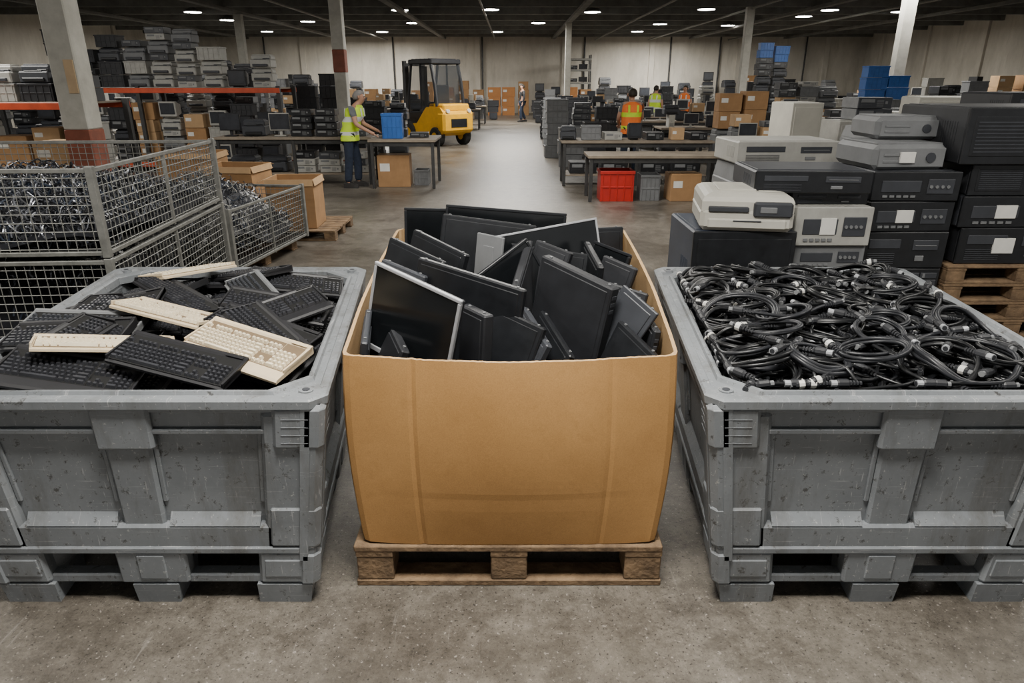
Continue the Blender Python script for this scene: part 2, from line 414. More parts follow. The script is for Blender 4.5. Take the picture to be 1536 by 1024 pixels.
# ------------------------------------------------------------------ big cardboard box
def big_box():
    x0,x1,y0,y1=-.575,.560,2.185,3.50; zb=.187
    cx=(x0+x1)/2; cy=(y0+y1)/2
    NX=72; NY=18; c=.03
    pts=[]
    for i in range(NX): t=i/NX; pts.append((x0+c+(x1-x0-2*c)*t,y0,'f',t))
    pts.append((x1-c,y0,'f',1)); pts.append((x1-c*.3,y0+c*.3,'c',0))
    for i in range(NY+1): t=i/NY; pts.append((x1,y0+c+(y1-y0-2*c)*t,'r',t))
    pts.append((x1-c*.3,y1-c*.3,'c',0))
    for i in range(NX+1): t=i/NX; pts.append((x1-c-(x1-x0-2*c)*t,y1,'b',t))
    pts.append((x0+c*.3,y1-c*.3,'c',0))
    for i in range(NY+1): t=i/NY; pts.append((x0,y1-c-(y1-y0-2*c)*t,'l',t))
    pts.append((x0+c*.3,y0+c*.3,'c',0))
    NZ=28
    def ring(k,inset):
        s=k/NZ; out=[]
        for (x,y,f,t) in pts:
            ztop=.965+(y-y0)/(y1-y0)*.175
            z=zb+(ztop-zb)*s
            bul=math.sin(math.pi*t) if f!='c' else 0
            mid=math.sin(math.pi*s)
            if f=='f':
                fl=.006*(math.exp(-((t-.195)/.007)**2)+math.exp(-((t-.815)/.007)**2))
                z-=.012*bul*s
                y-= (.030*bul*(.35+.65*s)+.028*mid*bul) - fl
                y+= .003*math.exp(-((s-.27)/.015)**2)*bul
            if f=='b': y+=.015*bul*s
            kx=1+ .034*mid+.031*s
            X=cx+(x-cx)*kx; Y=cy+(y-cy)*(1+.012*mid)
            if f=='r': X+=.02*bul*s
            if f=='l': X-=.02*bul*s
            if s==0: z+= .012*(abs(x-cx)/.57)**6
            w=.0015*math.sin(7*x+5*z)+.0015*math.sin(13*y+9*z)
            X-= inset*(1 if f in'rc' and X>cx else (-1 if X<cx and f in'lc' else 0)); 
            Y-= inset*(-1 if Y<cy and f in'fc' else (1 if f in'bc' and Y>cy else 0))
            if s==1: z+=.0008*math.sin(x*180)+.0008*math.sin(x*23+y*17)
            out.append((X+w*.6,Y+w,z))
        return out
    b=MB()
    outer=[ring(k,0) for k in range(NZ+1)]
    inner=[ring(k,.013) for k in range(NZ,-1,-1)]
    ms=[0]*NZ+[1]+[1]*NZ
    b.loft(outer+inner,mats=ms,cap=False)
    b.cbox(x0+.03,x1-.03,y0+.03,y1-.03,zb+.001,zb+.012,0,1)
    o=obj('cardboard_bulk_box',b.mesh('cardboard_bulk_box',['boxout','boxedge'],off=(cx,cy,zb)),loc=(cx,cy,zb))
    tag(o,'large open brown corrugated box on wooden pallet, full of monitors','box')
big_box()

# ------------------------------------------------------------------ monitors & panels in the box
def basis(TL,TR,lean):
    TL=Vector(TL);TR=Vector(TR); x=(TR-TL).normalized()
    up=Vector((0,0,1)); up=(up-x*up.dot(x)).normalized()
    y=up.cross(x).normalized()
    up2=(up*math.cos(lean)+y*math.sin(lean)); y2=up2.cross(x).normalized()
    M=Matrix((x,y2,up2)).transposed().to_4x4()
    return M
def slab(TL,TR,h,lean,t,style,label):
    w=(Vector(TR)-Vector(TL)).length
    M=basis(TL,TR,rad(lean)); mid=(Vector(TL)+Vector(TR))/2
    M.translation=mid-M.to_3x3()@Vector((0,0,h/2))
    x,z=w/2,h/2
    if style in('lcd','lcds','lcdw'):
        bez={'lcd':'black','lcds':'silver','lcdw':'silver'}[style]; bw=.014 if style!='lcdw' else .010
        bb=MB(); bb.cbox(-x+.004,x-.004,t*.3,t,-z+.004,z-.004,.008)
        bb.cbox(-x*.55,x*.55,t*.9,t+.012,-z*.6,z*.5,.008); bb.cbox(-.05,.05,t,t+.016,-.05,.05,.003)
        root=obj('flat_monitor',bb.mesh('flat_monitor',['black2' if style!='lcdw' else 'ltgrey']))
        root.matrix_world=M
        f=MB(); f.cbox(-x,x,0,t*.45,z-bw,z,.004); f.cbox(-x,x,0,t*.45,-z,-z+bw*1.6,.004)
        f.cbox(-x,-x+bw,0,t*.45,-z+bw,z-bw,.003); f.cbox(x-bw,x,0,t*.45,-z+bw,z-bw,.003)
        obj('bezel',f.mesh('bezel',[bez]),root)
        s=MB(); s.cbox(-x+bw-.002,x-bw+.002,.004,.012,-z+bw-.002,z-bw+.002,.001); obj('screen',s.mesh('screen',['screen']),root)
        cat='monitor'
    else:
        mt={'panel':'black','panelg':'dark','pc':'black2','grey':'midgrey'}[style]
        bb=MB(); bb.cbox(-x,x,0,t,-z,z,.006)
        bb.cbox(-x+.02,x-.02,-.003,.01,-z+.02,z-.02,.004)
        bb.cbox(-x+.05,x-.05,t-.004,t+.004,-z+.05,z-.05,.003)
        nm={'panel':'laptop_computer','panelg':'laptop_computer','pc':'slim_computer','grey':'tablet_panel'}[style]
        root=obj(nm,bb.mesh(nm,[mt])); root.matrix_world=M
        if style!='grey':
            for sx in(-1,1):
                hh=MB(); hh.tube([(sx*(x-.035),t*.5,z-.003),(sx*(x-.035),t*.5,z+.004)],.006,10)
                obj('hinge',hh.mesh('hinge',['midgrey']),root)
        if style=='pc' and w>.2:
            for q in range(3):
                v=MB(); v.cbox(x-.0015,x+.002,t*.25,t*.75,z-.05-q*.03,z-.035-q*.03,.0005)
                obj('side_port',v.mesh('side_port',['dark']),root)
        cat='computer' if style!='grey' else 'panel'
    tag(root,label,cat,'discarded screens and computers in the cardboard box')
    return root
slab((-.536,2.60,1.195),(-.182,2.335,1.115),.36,6,.035,'lcds','silver-framed flat monitor leaning at the box front')
slab((-.393,2.78,1.165),(.045,2.50,1.105),.40,4,.03,'panel','large black flat panel standing behind the silver monitor')
slab((.123,2.80,1.170),(.385,2.52,1.105),.44,3,.05,'pc','thick black computer slab standing upright in the box')
slab((-.105,3.10,1.182),(.41,3.30,1.235),.36,12,.035,'lcdw','flat monitor with pale silver edge leaning back')
slab((-.325,3.38,1.285),(.274,3.40,1.235),.38,4,.03,'lcd','wide black screen at the back of the box')
slab((-.54,3.43,1.26),(-.12,3.46,1.245),.38,2,.025,'lcd','black screen against the rear box wall')
slab((-.33,3.25,1.262),(.12,3.24,1.205),.36,8,.03,'panel','black panel leaning near the box rear')
slab((-.455,3.12,1.215),(-.20,2.85,1.16),.38,14,.035,'panel','black slim computer leaning sideways')
slab((-.545,3.0,1.205),(-.29,2.79,1.145),.38,16,.035,'panel','black laptop slab leaning in the row')
slab((-.56,2.86,1.14),(-.36,2.72,1.10),.38,12,.03,'panelg','charcoal laptop slab leaning in the row')
slab((-.165,2.86,1.055),(.065,3.0,1.20),.34,10,.035,'lcd','black monitor tipped on one corner')
slab((.03,2.72,1.06),(.095,3.05,1.18),.34,3,.035,'pc','black slim computer seen edge-on')
slab((.11,3.06,1.18),(.26,2.95,1.145),.34,16,.035,'pc','small black computer slab in the middle')
slab((-.03,3.0,1.20),(-.15,3.12,1.20),.34,-8,.015,'grey','pale grey thin panel between black screens')
slab((.335,3.14,1.155),(.365,2.82,1.115),.36,4,.03,'panel','black laptop standing edge-on')
slab((.386,3.2,1.145),(.538,3.04,1.115),.36,12,.03,'lcd','black monitor near the box corner')
slab((.405,2.97,1.13),(.535,2.86,1.095),.36,12,.03,'pc','black computer slab near the box wall')
slab((.44,2.60,1.10),(.555,2.47,1.02),.34,14,.016,'panelg','thin dark grey panel leaning on the box wall')
slab((-.20,2.50,1.05),(-.10,2.37,1.045),.34,3,.045,'pc','thick black slab wedged beside the silver monitor')
slab((.045,2.72,.975),(.13,2.38,.93),.30,24,.03,'panelg','charcoal laptop leaning low at the box front')
slab((.12,2.70,.965),(.215,2.35,.90),.30,26,.03,'panel','black laptop leaning low at the box front')
slab((-.56,2.74,.985),(-.41,2.37,.91),.30,20,.035,'pc','black slim computer low in the front corner')
slab((-.585,2.6,1.0),(-.545,2.3,.97),.30,8,.025,'panelg','charcoal laptop against the side wall')
slab((.50,2.9,1.0),(.545,2.45,.96),.30,6,.03,'pc','black computer slab against the side wall')
slab((.42,2.55,.97),(.52,2.30,.92),.30,20,.03,'panel','black laptop low in the corner')
slab((.28,3.33,1.17),(.56,3.40,1.17),.36,5,.03,'panel','black screen at the rear corner of the box')
slab((-.12,2.62,1.03),(.12,2.42,.98),.32,18,.03,'panel','black laptop wedged mid box')
slab((.0,3.12,1.15),(.35,3.02,1.12),.36,14,.03,'panel','black panel in the packed row')
slab((-.45,2.62,1.02),(-.2,2.72,1.04),.3,5,.03,'panel','black panel in the packed row')
slab((.40,2.78,1.06),(.56,2.70,1.03),.34,12,.03,'pc','black computer slab in the packed row')
b=MB(); b.cbox(-.26,.26,-.6,.6,0,.078,.01); b.cbox(-.2,.2,-.5,.5,.078,.084,.003); lay=b.mesh('flat_monitor',['black2'])
b=MB(); b.cbox(-.23,.23,-.55,.55,.084,.088,.001); lays=b.mesh('screen',['screen'])
for sx in(-1,1):
    for q in range(5):
        o=obj('flat_monitor',lay,loc=(sx*.265-.008,2.84,.2+q*.09)); obj('screen',lays,o)
        tag(o,'black flat monitor lying flat at the bottom of the box','monitor','flat monitors lying in the box')

# ------------------------------------------------------------------ keyboards
KS=.93
def kb_meshes(deep, casem, keym, well):
    L=.50; D=.19 if not deep else .235
    yf=-.095-(D-.19); b=MB()
    prof=[(yf,0),(yf,.010),(yf+.012,.016),(-.085,.019),(.072,.029),(.080,.036),(.095,.036),(.095,0)]
    b.prism(prof,-L/2,L/2)
    b.cbox(-L/2,-L/2+.008,-.088,.09,.01,.034,.003); b.cbox(L/2-.008,L/2,-.088,.09,.01,.034,.003)
    b.cbox(.16,.235,.074,.093,.035,.039,.001)
    zf=lambda y:.0196+(y+.085)*.064
    for (xa,xb) in((-L/2+.010,-L/2+.328),(-L/2+.326,-L/2+.392),(-L/2+.394,-L/2+.484)):
        b.hexa([(xa,-.084,zf(-.084)-.003),(xb,-.084,zf(-.084)-.003),(xb,.072,zf(.072)-.003),(xa,.072,zf(.072)-.003),(xa,-.084,zf(-.084)),(xb,-.084,zf(-.084)),(xb,.072,zf(.072)),(xa,.072,zf(.072))],1)
    k=MB(); u=.0207
    def zz(y): return .019+(y+.085)*.064
    def key(x,y,w=1,h=1):
        x0=x; x1=x+u*w; g=.0016; z=zz(y+u*h/2)
        k.frustum(x0+g,x1-g,y+g,y+u*h-g,z-.002,z+.013,.0036)
    X0=-L/2+.012
    rows=[-.082+u*r for r in range(5)]
    x=X0
    for w in(1.5,1,1.25,6.5,1.25,1,1,1.5): key(x,rows[0],w); x+=u*w
    for r,(a,z) in enumerate(((2.25,2.75),(1.75,2.25),(1.5,1.5),(1,2))):
        x=X0; key(x,rows[r+1],a); x+=u*a
        n=int(round((15-a-z)))
        for i in range(n): key(x,rows[r+1]); x+=u
        key(x,rows[r+1],15-a-z-n+z)
    yt=rows[4]+u*1.35
    for i in(0,2,3,4,5,6.5,7.5,8.5,9.5,11,12,13,14): key(X0+u*i,yt)
    xn=X0+u*15.3
    for i in range(3):
        key(xn+u*i,rows[4]); key(xn+u*i,rows[3]); key(xn+u*i,rows[0]); key(xn+u*i,yt)
    key(xn+u,rows[1])
    xp=X0+u*18.6
    for r in range(5):
        for i in range(4):
            if r==0 and i==1: continue
            key(xp+u*i,rows[r],1) if not(r==0 and i==0) else key(xp,rows[0],2)
    W=lambda x,y,z:(x*KS,y*KS,z*KS)
    return b.mesh('keyboard',[casem,well],warp=W),k.mesh('keycap_set',[keym],warp=W)
KB={'b':kb_meshes(False,'kbcase','key','keywell'),'d':kb_meshes(True,'kbcase','key','keywell'),'c':kb_meshes(False,'cream','creamkey','keywellc'),'w':kb_meshes(True,'cream','creamkey','keywellc'),'g':kb_meshes(False,'midgrey','dark','keywell')}
KL_=.5*KS; KW_=.19*KS
res=.02; gx0,gy0=-2.5,2.0; HX,HY=110,100
H=np.full((HX,HY),.605)
def foot(cx,cy,yaw,L,W):
    c,s=math.cos(yaw),math.sin(yaw)
    us=np.linspace(-L/2,L/2,27); vs=np.linspace(-W/2,W/2,11)
    U,V=np.meshgrid(us,vs,indexing='ij')
    X=cx+U*c-V*s; Y=cy+U*s+V*c
    ix=np.clip(((X-gx0)/res).astype(int),0,HX-1); iy=np.clip(((Y-gy0)/res).astype(int),0,HY-1)
    return U,V,ix,iy
def drop(cx,cy,yaw,L,W,T,kmax=.17,cap=.9,pct=80,gain=.8):
    c,s=math.cos(yaw),math.sin(yaw)
    U,V,ix,iy=foot(cx,cy,yaw,L,W)
    h=H[ix,iy].ravel(); A=np.stack([np.ones(h.size),U.ravel(),V.ravel()],1)
    co,_,_,_=np.linalg.lstsq(A,h,rcond=None)
    bx=float(np.clip(co[1]*gain,-kmax,kmax)); by=float(np.clip(co[2]*gain,-kmax,kmax))
    resd=h-bx*A[:,1]-by*A[:,2]; off=min(float(np.percentile(resd,pct)),cap)
    pl=(off+bx*A[:,1]+by*A[:,2]+T).reshape(U.shape)
    H[ix,iy]=pl
    xa=Vector((c,s,bx)).normalized(); ya=Vector((-s,c,by)); za=xa.cross(ya).normalized(); ya=za.cross(xa)
    M=Matrix((xa,ya,za)).transposed().to_4x4(); M.translation=Vector((cx,cy,off+.001)); return M
def inside(cx,cy,yaw,L,W,y0=2.155,y1=3.71,m=.0):
    for a in(-1,1):
        for bb in(-1,1):
            x=cx+a*L/2*math.cos(yaw)-bb*W/2*math.sin(yaw); y=cy+a*L/2*math.sin(yaw)+bb*W/2*math.cos(yaw)
            k=-.12*(y-2.06)
            if not(-1.96+k+m<x<-.71+k-m and y0<y<y1): return False
    return True
def put_kb(kind,cx,cy,yaw,label,**kw):
    deep=kind in'dw'
    tx,ty=-1.34-.12*.8,2.93
    n=0
    while not inside(cx,cy,yaw,KL_,KW_+.01) and n<60:
        cx+=(tx-cx)*.02; cy+=(ty-cy)*.02; n+=1
    M=drop(cx,cy,yaw,KL_,KW_+(.04 if deep else 0),.040,**kw)
    o=obj('keyboard',KB[kind][0]); o.matrix_world=M
    k=obj('keycap_set',KB[kind][1],o); k['kind']='stuff'
    tag(o,label,'keyboard','discarded keyboards in the grey bin')
rk=random.Random(3)
def fill_kb(N,kinds,label,**kw):
    for n in range(N):
        best=None
        for t in range(80):
            cx,cy,yw=rk.uniform(-2.1,-.75),rk.uniform(2.2,3.65),rk.choice((rk.uniform(0,math.pi),rk.uniform(-.6,.6)))
            if not inside(cx,cy,yw,KL_,KW_): continue
            U,V,ix,iy=foot(cx,cy,yw,KL_,KW_); m=float(H[ix,iy].mean())+float(H[ix,iy].std())*.5
            if best is None or m<best[0]: best=(m,cx,cy,yw)
        if best: put_kb(rk.choice(kinds),best[1],best[2],best[3]+(math.pi if best[3]>math.pi/2 else 0),label,**kw)
fill_kb(42,'bbdbbbb','black keyboard half buried in the pile',pct=75,cap=.69)
fill_kb(22,'bbdbbgb','black keyboard in the pile',pct=85,cap=.77,kmax=.26)
KL=[('b',-1.83,3.42,-12),('b',-1.45,3.60,5),('d',-1.20,3.52,-8),('b',-1.10,3.42,12),('w',-1.98,3.17,-5),('b',-1.99,2.98,5),('b',-1.12,2.62,75),('b',-2.0,2.75,82),
('b',-1.38,3.50,-32),('b',-1.05,3.22,10),('g',-1.22,3.12,-55),('b',-1.58,3.10,-33),('c',-1.68,3.46,66),
('b',-1.0,2.95,0),('d',-.95,2.86,38),('g',-1.88,2.64,3),('b',-1.78,2.58,3),('b',-.95,2.62,-20),('b',-1.82,2.30,70),('d',-1.60,2.20,4),
('b',-1.0,2.60,-46),('w',-.93,2.34,-22),('c',-1.47,2.77,-20),('c',-1.53,2.40,28),('b',-1.20,2.25,-12)]
for kd,x,y,a in KL:
    nm={'b':'black full-size keyboard','d':'black keyboard with palm rest','c':'cream full-size keyboard','w':'aged cream keyboard with palm rest','g':'grey keyboard with dark keys'}[kd]
    put_kb(kd,x,y,rad(a),nm+' on top of the pile',kmax=.2,pct=90 if kd not in'cw' else 97,cap=.885 if kd not in'cw' else .91,gain=.9)

# ------------------------------------------------------------------ cables
rc=random.Random(11)
def cl(x,y,m=.02):
    y=min(max(y,2.06+.11+m),2.06+1.75-.11-m); k=.09*(y-2.06)
    return (min(max(x,.65+.11+m+k),2.08-.11-m+k),y)
def edge(x,y):
    k=.09*(y-2.06); return max(0,min(1,min(x-.76-k,1.97+k-x,y-2.17,3.70-y)/.16))
def mound(x,y):
    return .765+.075*edge(x,y)+.022*math.sin(x*8+1)*math.cos(y*6)
def cable_path(cx,cy,r,turns,base,tails=(8,24),tilt=.18,kv=.075):
    pts=[]; ph=rc.uniform(0,6.28); ph2=rc.uniform(0,6.28); ex=rc.uniform(.85,1); eo=rc.uniform(0,3.14)
    NT_=28; n=int(NT_*turns); tx,ty=rc.uniform(-tilt,tilt),rc.uniform(-tilt,tilt); K=[rc.uniform(-1,1) for _ in range(9)]; KZ=[rc.uniform(-1,1) for _ in range(9)]
    for i in range(n):
        a=ph+2*math.pi*i/NT_; t=i/NT_; k0=int(t); fr=t-k0; kk=K[k0%9]*(1-fr)+K[(k0+1)%9]*fr; kz=KZ[k0%9]*(1-fr)+KZ[(k0+1)%9]*fr
        rr=r*(1+kv*kk+.012*math.sin(2*a+ph2))
        lx,ly=rr*math.cos(a),rr*ex*math.sin(a)
        dx,dy=lx*math.cos(eo)-ly*math.sin(eo),lx*math.sin(eo)+ly*math.cos(eo)
        z=base+.012*kz+.01+.003*math.sin(a+ph2+t*2)+tx*dx+ty*dy
        pts.append((cx+dx,cy+dy,z))
    def tail(p,q):
        d=math.atan2(p[1]-q[1],p[0]-q[0]); x,y,z=p; out=[]; cur=rc.uniform(2.5,6)*rc.choice((-1,1)); z0=z
        for i in range(rc.randint(*tails)):
            cur+=rc.uniform(-.6,.6); d+=cur*.018; x+=.02*math.cos(d); y+=.02*math.sin(d)
            z=z0+.02*math.sin(min(i/8,1.57)); out.append((x,y,z))
        return out
    t1=tail(pts[0],pts[1]); t2=tail(pts[-1],pts[-2])
    P=t1[::-1]+pts+t2
    out=[]
    for p in P:
        x,y=cl(p[0],p[1]); lim=.838+.16*edge(x,y)
        out.append((x,y,max(min(p[2],lim),.66)))
    return out
def smooth_path(P,it=2):
    for _ in range(it):
        P=[P[0]]+[tuple((P[i-1][k]+2*P[i][k]+P[i+1][k])/4 for k in range(3)) for i in range(1,len(P)-1)]+[P[-1]]
    return P
b=MB()
for i in range(130):
    x,y=cl(rc.uniform(.75,2.2),rc.uniform(2.15,3.75),.06)
    P=smooth_path(cable_path(x,y,rc.uniform(.09,.2),rc.uniform(1.5,3),.70+rc.uniform(0,.06)))
    b.tube(P,.0085,5,rc.choice((0,0,1)))
o=obj('cable_tangle',b.mesh('cable_tangle',['cable','cableg'],smooth=True,off=(1.45,2.9,.64)),loc=(1.45,2.9,.64))
tag(o,'dense tangle of black cables filling the grey bin','cables',kind='stuff')
NCB=122
for i in range(NCB):
    topc=i>NCB-46
    big=topc or rc.random()<.7
    r0=rc.uniform(.10,.165) if big else rc.uniform(.055,.09)
    x,y=cl(.72+1.5*((i*.7548)%1),2.15+1.6*((i*.5698)%1),r0*.95)
    base=mound(x,y)+(.025*i/NCB if not topc else .045+rc.uniform(0,.03))
    P=smooth_path(cable_path(x,y,r0,rc.uniform(4,6.5) if topc else (rc.uniform(2.5,5) if big else rc.uniform(2,3.5)),base,tails=(3,12) if topc else (8,22),tilt=.24 if topc else .15,kv=.10))
    r=rc.choice((.0065,.0075,.0085)); c0=(x,y,base)
    b=MB(); b.tube(P,r,7,0)
    o=obj('coiled_cable',b.mesh('coiled_cable',[rc.choice(('cable','cable','cableg'))],smooth=True,off=c0),loc=c0)
    tag(o,'black coiled cable with plug ends','cable','coiled black cables in the grey bin')
    for (p,q) in((P[0],P[2]),(P[-1],P[-3])):
        p=Vector(p); d=(p-Vector(q)); d=d.normalized() if d.length>1e-5 else Vector((1,0,0))
        d.z=max(-.1,min(.4,d.z)); d.normalize()
        ex_,ey_=cl(p.x+d.x*.07,p.y+d.y*.07,.0)
        if abs(ex_-(p.x+d.x*.07))+abs(ey_-(p.y+d.y*.07))>.005: d=Vector((1.42-p.x,2.93-p.y,0)).normalized()
        a=p-d*.01; st=rc.random(); b=MB()
        for q_ in range(4): b.tube([a-d*(.036-.012*q_),a-d*(.029-.012*q_)],r+.003+.001*q_,8,0)
        b.tube([a+d*.006,a+d*.012,a+d*.046,a+d*.05],.018,10,0,rs=[.012,.017,.017,.014])
        if st<.34: b.tube([a+d*.0505,a+d*.072],.0125,10,1); b.tube([a+d*.072,a+d*.074],.009,8,0)
        elif st<.56: b.tube([a+d*.05,a+d*.066],.011,8,3); b.tube([a+d*.018,a+d*.038],.0177,10,2)
        else: b.tube([a+d*.05,a+d*.064],.011,8,3)
        obj('connector',b.mesh('connector',['black2','silver','sticker','midgrey'],smooth=False,off=c0),o)

# ------------------------------------------------------------------ generic equipment kinds
KINDS={}
def kind(name,dims,cat,label,parts): KINDS[name]=(dims,cat,label,parts)
def P(name,b,mats): return (name,b.mesh(name,mats))
def k_desktop(body,front,nm,w=.43,d=.42,h=.13):
    b=MB(); b.cbox(-w/2,w/2,.012,d,0,h,.006); 
    for q in range(8): b.cbox(-w/2-.001,-w/2+.002,.1+q*.03,.112+q*.03,h*.3,h*.7,.0005)
    f=MB(); f.cbox(-w/2-.002,w/2+.002,0,.02,0,h,.005); f.cbox(-w*.42,-w*.02,-.003,.005,h*.55,h*.85,.002,1); f.cbox(-w*.42,-w*.1,-.003,.005,h*.18,h*.4,.002)
    f.cbox(w*.3,w*.37,-.004,.005,h*.4,h*.65,.002,1); 
    for q in range(6): f.cbox(w*.05,w*.25,-.0025,.004,h*.2+q*h*.1,h*.24+q*h*.1,.0005,1)
    kind(nm,(w,d,h),'computer','desktop computer case',[P('desktop_computer',b,[body]),P('front_panel',f,[front,'midgrey'])])
k_desktop('black2','black','desk_b'); k_desktop('midgrey','dark','desk_g'); k_desktop('ltgrey','ltgrey','desk_w')
k_desktop('dark','black','desk_l',.5,.5,.2)
def k_tower(body,front,nm):
    w,d,h=.19,.43,.41; b=MB(); b.cbox(-w/2,w/2,.012,d,0,h,.006)
    f=MB(); f.cbox(-w/2-.002,w/2+.002,0,.02,0,h,.008)
    for q in range(3): f.cbox(-w*.4,w*.4,-.003,.004,h-.06-q*.05,h-.02-q*.05,.002)
    f.tube([(0,-.004,h*.5),(0,.002,h*.5)],.012,10,1)
    for q in range(7): f.cbox(-w*.35,w*.35,-.002,.004,.04+q*.016,.048+q*.016,.0005,1)
    kind(nm,(w,d,h),'computer','upright computer tower',[P('computer_tower',b,[body]),P('front_panel',f,[front,'midgrey'])])
k_tower('black2','black','tower_b'); k_tower('ltgrey','white','tower_w'); k_tower('dark','dark','tower_g')
def k_printer(body,nm,dk='dark'):
    w,d,h=.5,.44,.3; b=MB()
    b.cbox(-w/2,w/2,.02,d,0,h*.62,.02); b.cbox(-w/2+.01,w/2-.01,.10,d-.01,h*.6,h*.92,.02); b.cbox(-w/2+.04,w/2-.04,.14,d-.06,h*.9,h,.012)
    t=MB(); t.cbox(-w*.36,w*.36,-.02,.05,h*.1,h*.28,.008); t.cbox(-w*.3,w*.3,.03,.12,h*.60,h*.66,.004,0)
    p=MB(); p.cbox(w*.12,w*.44,.05,.11,h*.6,h*.72,.006); p.cbox(w*.18,w*.3,.045,.052,h*.64,h*.7,.002)
    kind(nm,(w,d,h),'printer','office printer',[P('printer',b,[body]),P('paper_tray',t,[dk]),P('control_panel',p,[dk])])
k_printer('ltgrey','print_w'); k_printer('dark','print_b','black'); k_printer('midgrey','print_g')
def k_crt(body,nm):
    w,d,h=.42,.42,.38; b=MB(); b.cbox(-w/2,w/2,0,.1,.03,h,.012)
    b.hexa([(-w*.46,.1,.05),(w*.46,.1,.05),(w*.46,.1,h*.97),(-w*.46,.1,h*.97),(-w*.3,d,.09),(w*.3,d,.09),(w*.3,d,h*.8),(-w*.3,d,h*.8)])
    b.cbox(-w*.3,w*.3,.06,.3,0,.04,.01)
    s=MB(); s.cbox(-w*.42,w*.42,-.004,.006,.085,h-.035,.01)
    kind(nm,(w,d,h),'monitor','boxy tube monitor',[P('tube_monitor',b,[body]),P('screen',s,['screeng'])])
k_crt('ltgrey','crt_w'); k_crt('black2','crt_b')
def k_lcd(body,nm):
    w,d,h=.46,.2,.42; b=MB(); b.cbox(-w/2,w/2,.07,.11,.1,h,.008); b.cbox(-.03,.03,.1,.13,.01,.3,.005)
    s=MB(); s.cbox(-w/2+.02,w/2-.02,.065,.072,.12,h-.02,.001)
    f=MB(); f.cbox(-.13,.13,0,.2,0,.015,.006)
    kind(nm,(w,d,h),'monitor','flat monitor on a stand',[P('desk_monitor',b,[body]),P('screen',s,['screeng']),P('stand_foot',f,[body])])
k_lcd('black2','lcd_b'); k_lcd('ltgrey','lcd_w')
def k_carton(m,nm,w=.5,d=.42,h=.38):
    b=MB(); b.cbox(-w/2,w/2,0,d,0,h,.006); b.cbox(-w/2+.004,w/2-.004,.004,d/2-.003,h-.002,h+.004,.001); b.cbox(-w/2+.004,w/2-.004,d/2+.003,d-.004,h-.002,h+.004,.001)
    t=MB(); t.cbox(-w/2-.001,w/2+.001,d/2-.025,d/2+.025,h+.003,h+.006,.0005)
    t.cbox(-w*.42,-w*.12,-.002,.001,h*.5,h*.75,.0005,1)
    kind(nm,(w,d,h),'box','closed cardboard carton',[P('cardboard_box',b,[m]),P('packing_tape',t,['tape','sticker'])])
k_carton('card','cart_a'); k_carton('card2','cart_b',.45,.4,.3); k_carton('cardor','cart_o',.6,.5,.42); k_carton('card','cart_l',.7,.6,.6)
def k_crate(m,nm,w=.56,d=.4,h=.28):
    b=MB(); t=.012
    b.frustum(-w/2+.02,w/2-.02,.02,d-.02,0,.01,0)
    for a in(0,1):
        y=0.012 if a==0 else d-.012-t
        b.cbox(-w/2+.015,w/2-.015,y,y+t,0,h-.02,.002)
        x=-w/2+.012 if a==0 else w/2-.012-t
        b.cbox(x,x+t,.015,d-.015,0,h-.02,.002)
    r=MB(); r.cbox(-w/2,w/2,0,.028,h-.03,h,.004); r.cbox(-w/2,w/2,d-.028,d,h-.03,h,.004); r.cbox(-w/2,-w/2+.028,.02,d-.02,h-.03,h,.004); r.cbox(w/2-.028,w/2,.02,d-.02,h-.03,h,.004)
    for q in range(5): x=-w/2+.05+q*(w-.1)/4; r.cbox(x-.006,x+.006,.002,.02,.01,h-.03,.002); r.cbox(x-.006,x+.006,d-.02,d-.002,.01,h-.03,.002)
    r.cbox(-w/2+.03,w/2-.03,.004,.016,h*.45,h*.5,.002)
    kind(nm,(w,d,h),'crate','plastic stacking crate',[P('plastic_crate',b,[m]),P('crate_rim',r,[m])])
k_crate('blue','crate_blue'); k_crate('midgrey','crate_g'); k_crate('black2','crate_b'); k_crate('red','crate_red'); k_crate('ltgrey','crate_w')
LBL={'b':'black','g':'grey','w':'pale grey','l':'large dark','a':'brown','o':'orange-brown','blue':'blue','red':'red'}
def inst(k,x,y,z,yaw=0,s=(1,1,1),group=None,label=None):
    dims,cat,lab,parts=KINDS[k]
    o=obj(parts[0][0],parts[0][1],loc=(x,y,z),rot=(0,0,yaw),scale=s)
    for nm,me in parts[1:]: obj(nm,me,o)
    sfx=k.split('_')[1]
    tag(o,label or (LBL.get(sfx,'')+' '+lab+' stacked among other electronic scrap').strip(),cat,group); return o
def stack(x,y,z,ztop,kinds,group,jit=.02,rr=R,sc=None):
    while True:
        k=rr.choice(kinds); s=rr.uniform(.9,1.08) if sc is None else sc*rr.uniform(.93,1.05)
        h=KINDS[k][0][2]*s
        if z+h>ztop: break
        inst(k,x+rr.uniform(-jit,jit),y+rr.uniform(-jit,jit),z,rr.uniform(-.06,.06),(s,s,s),group); z+=h+.007
    return z

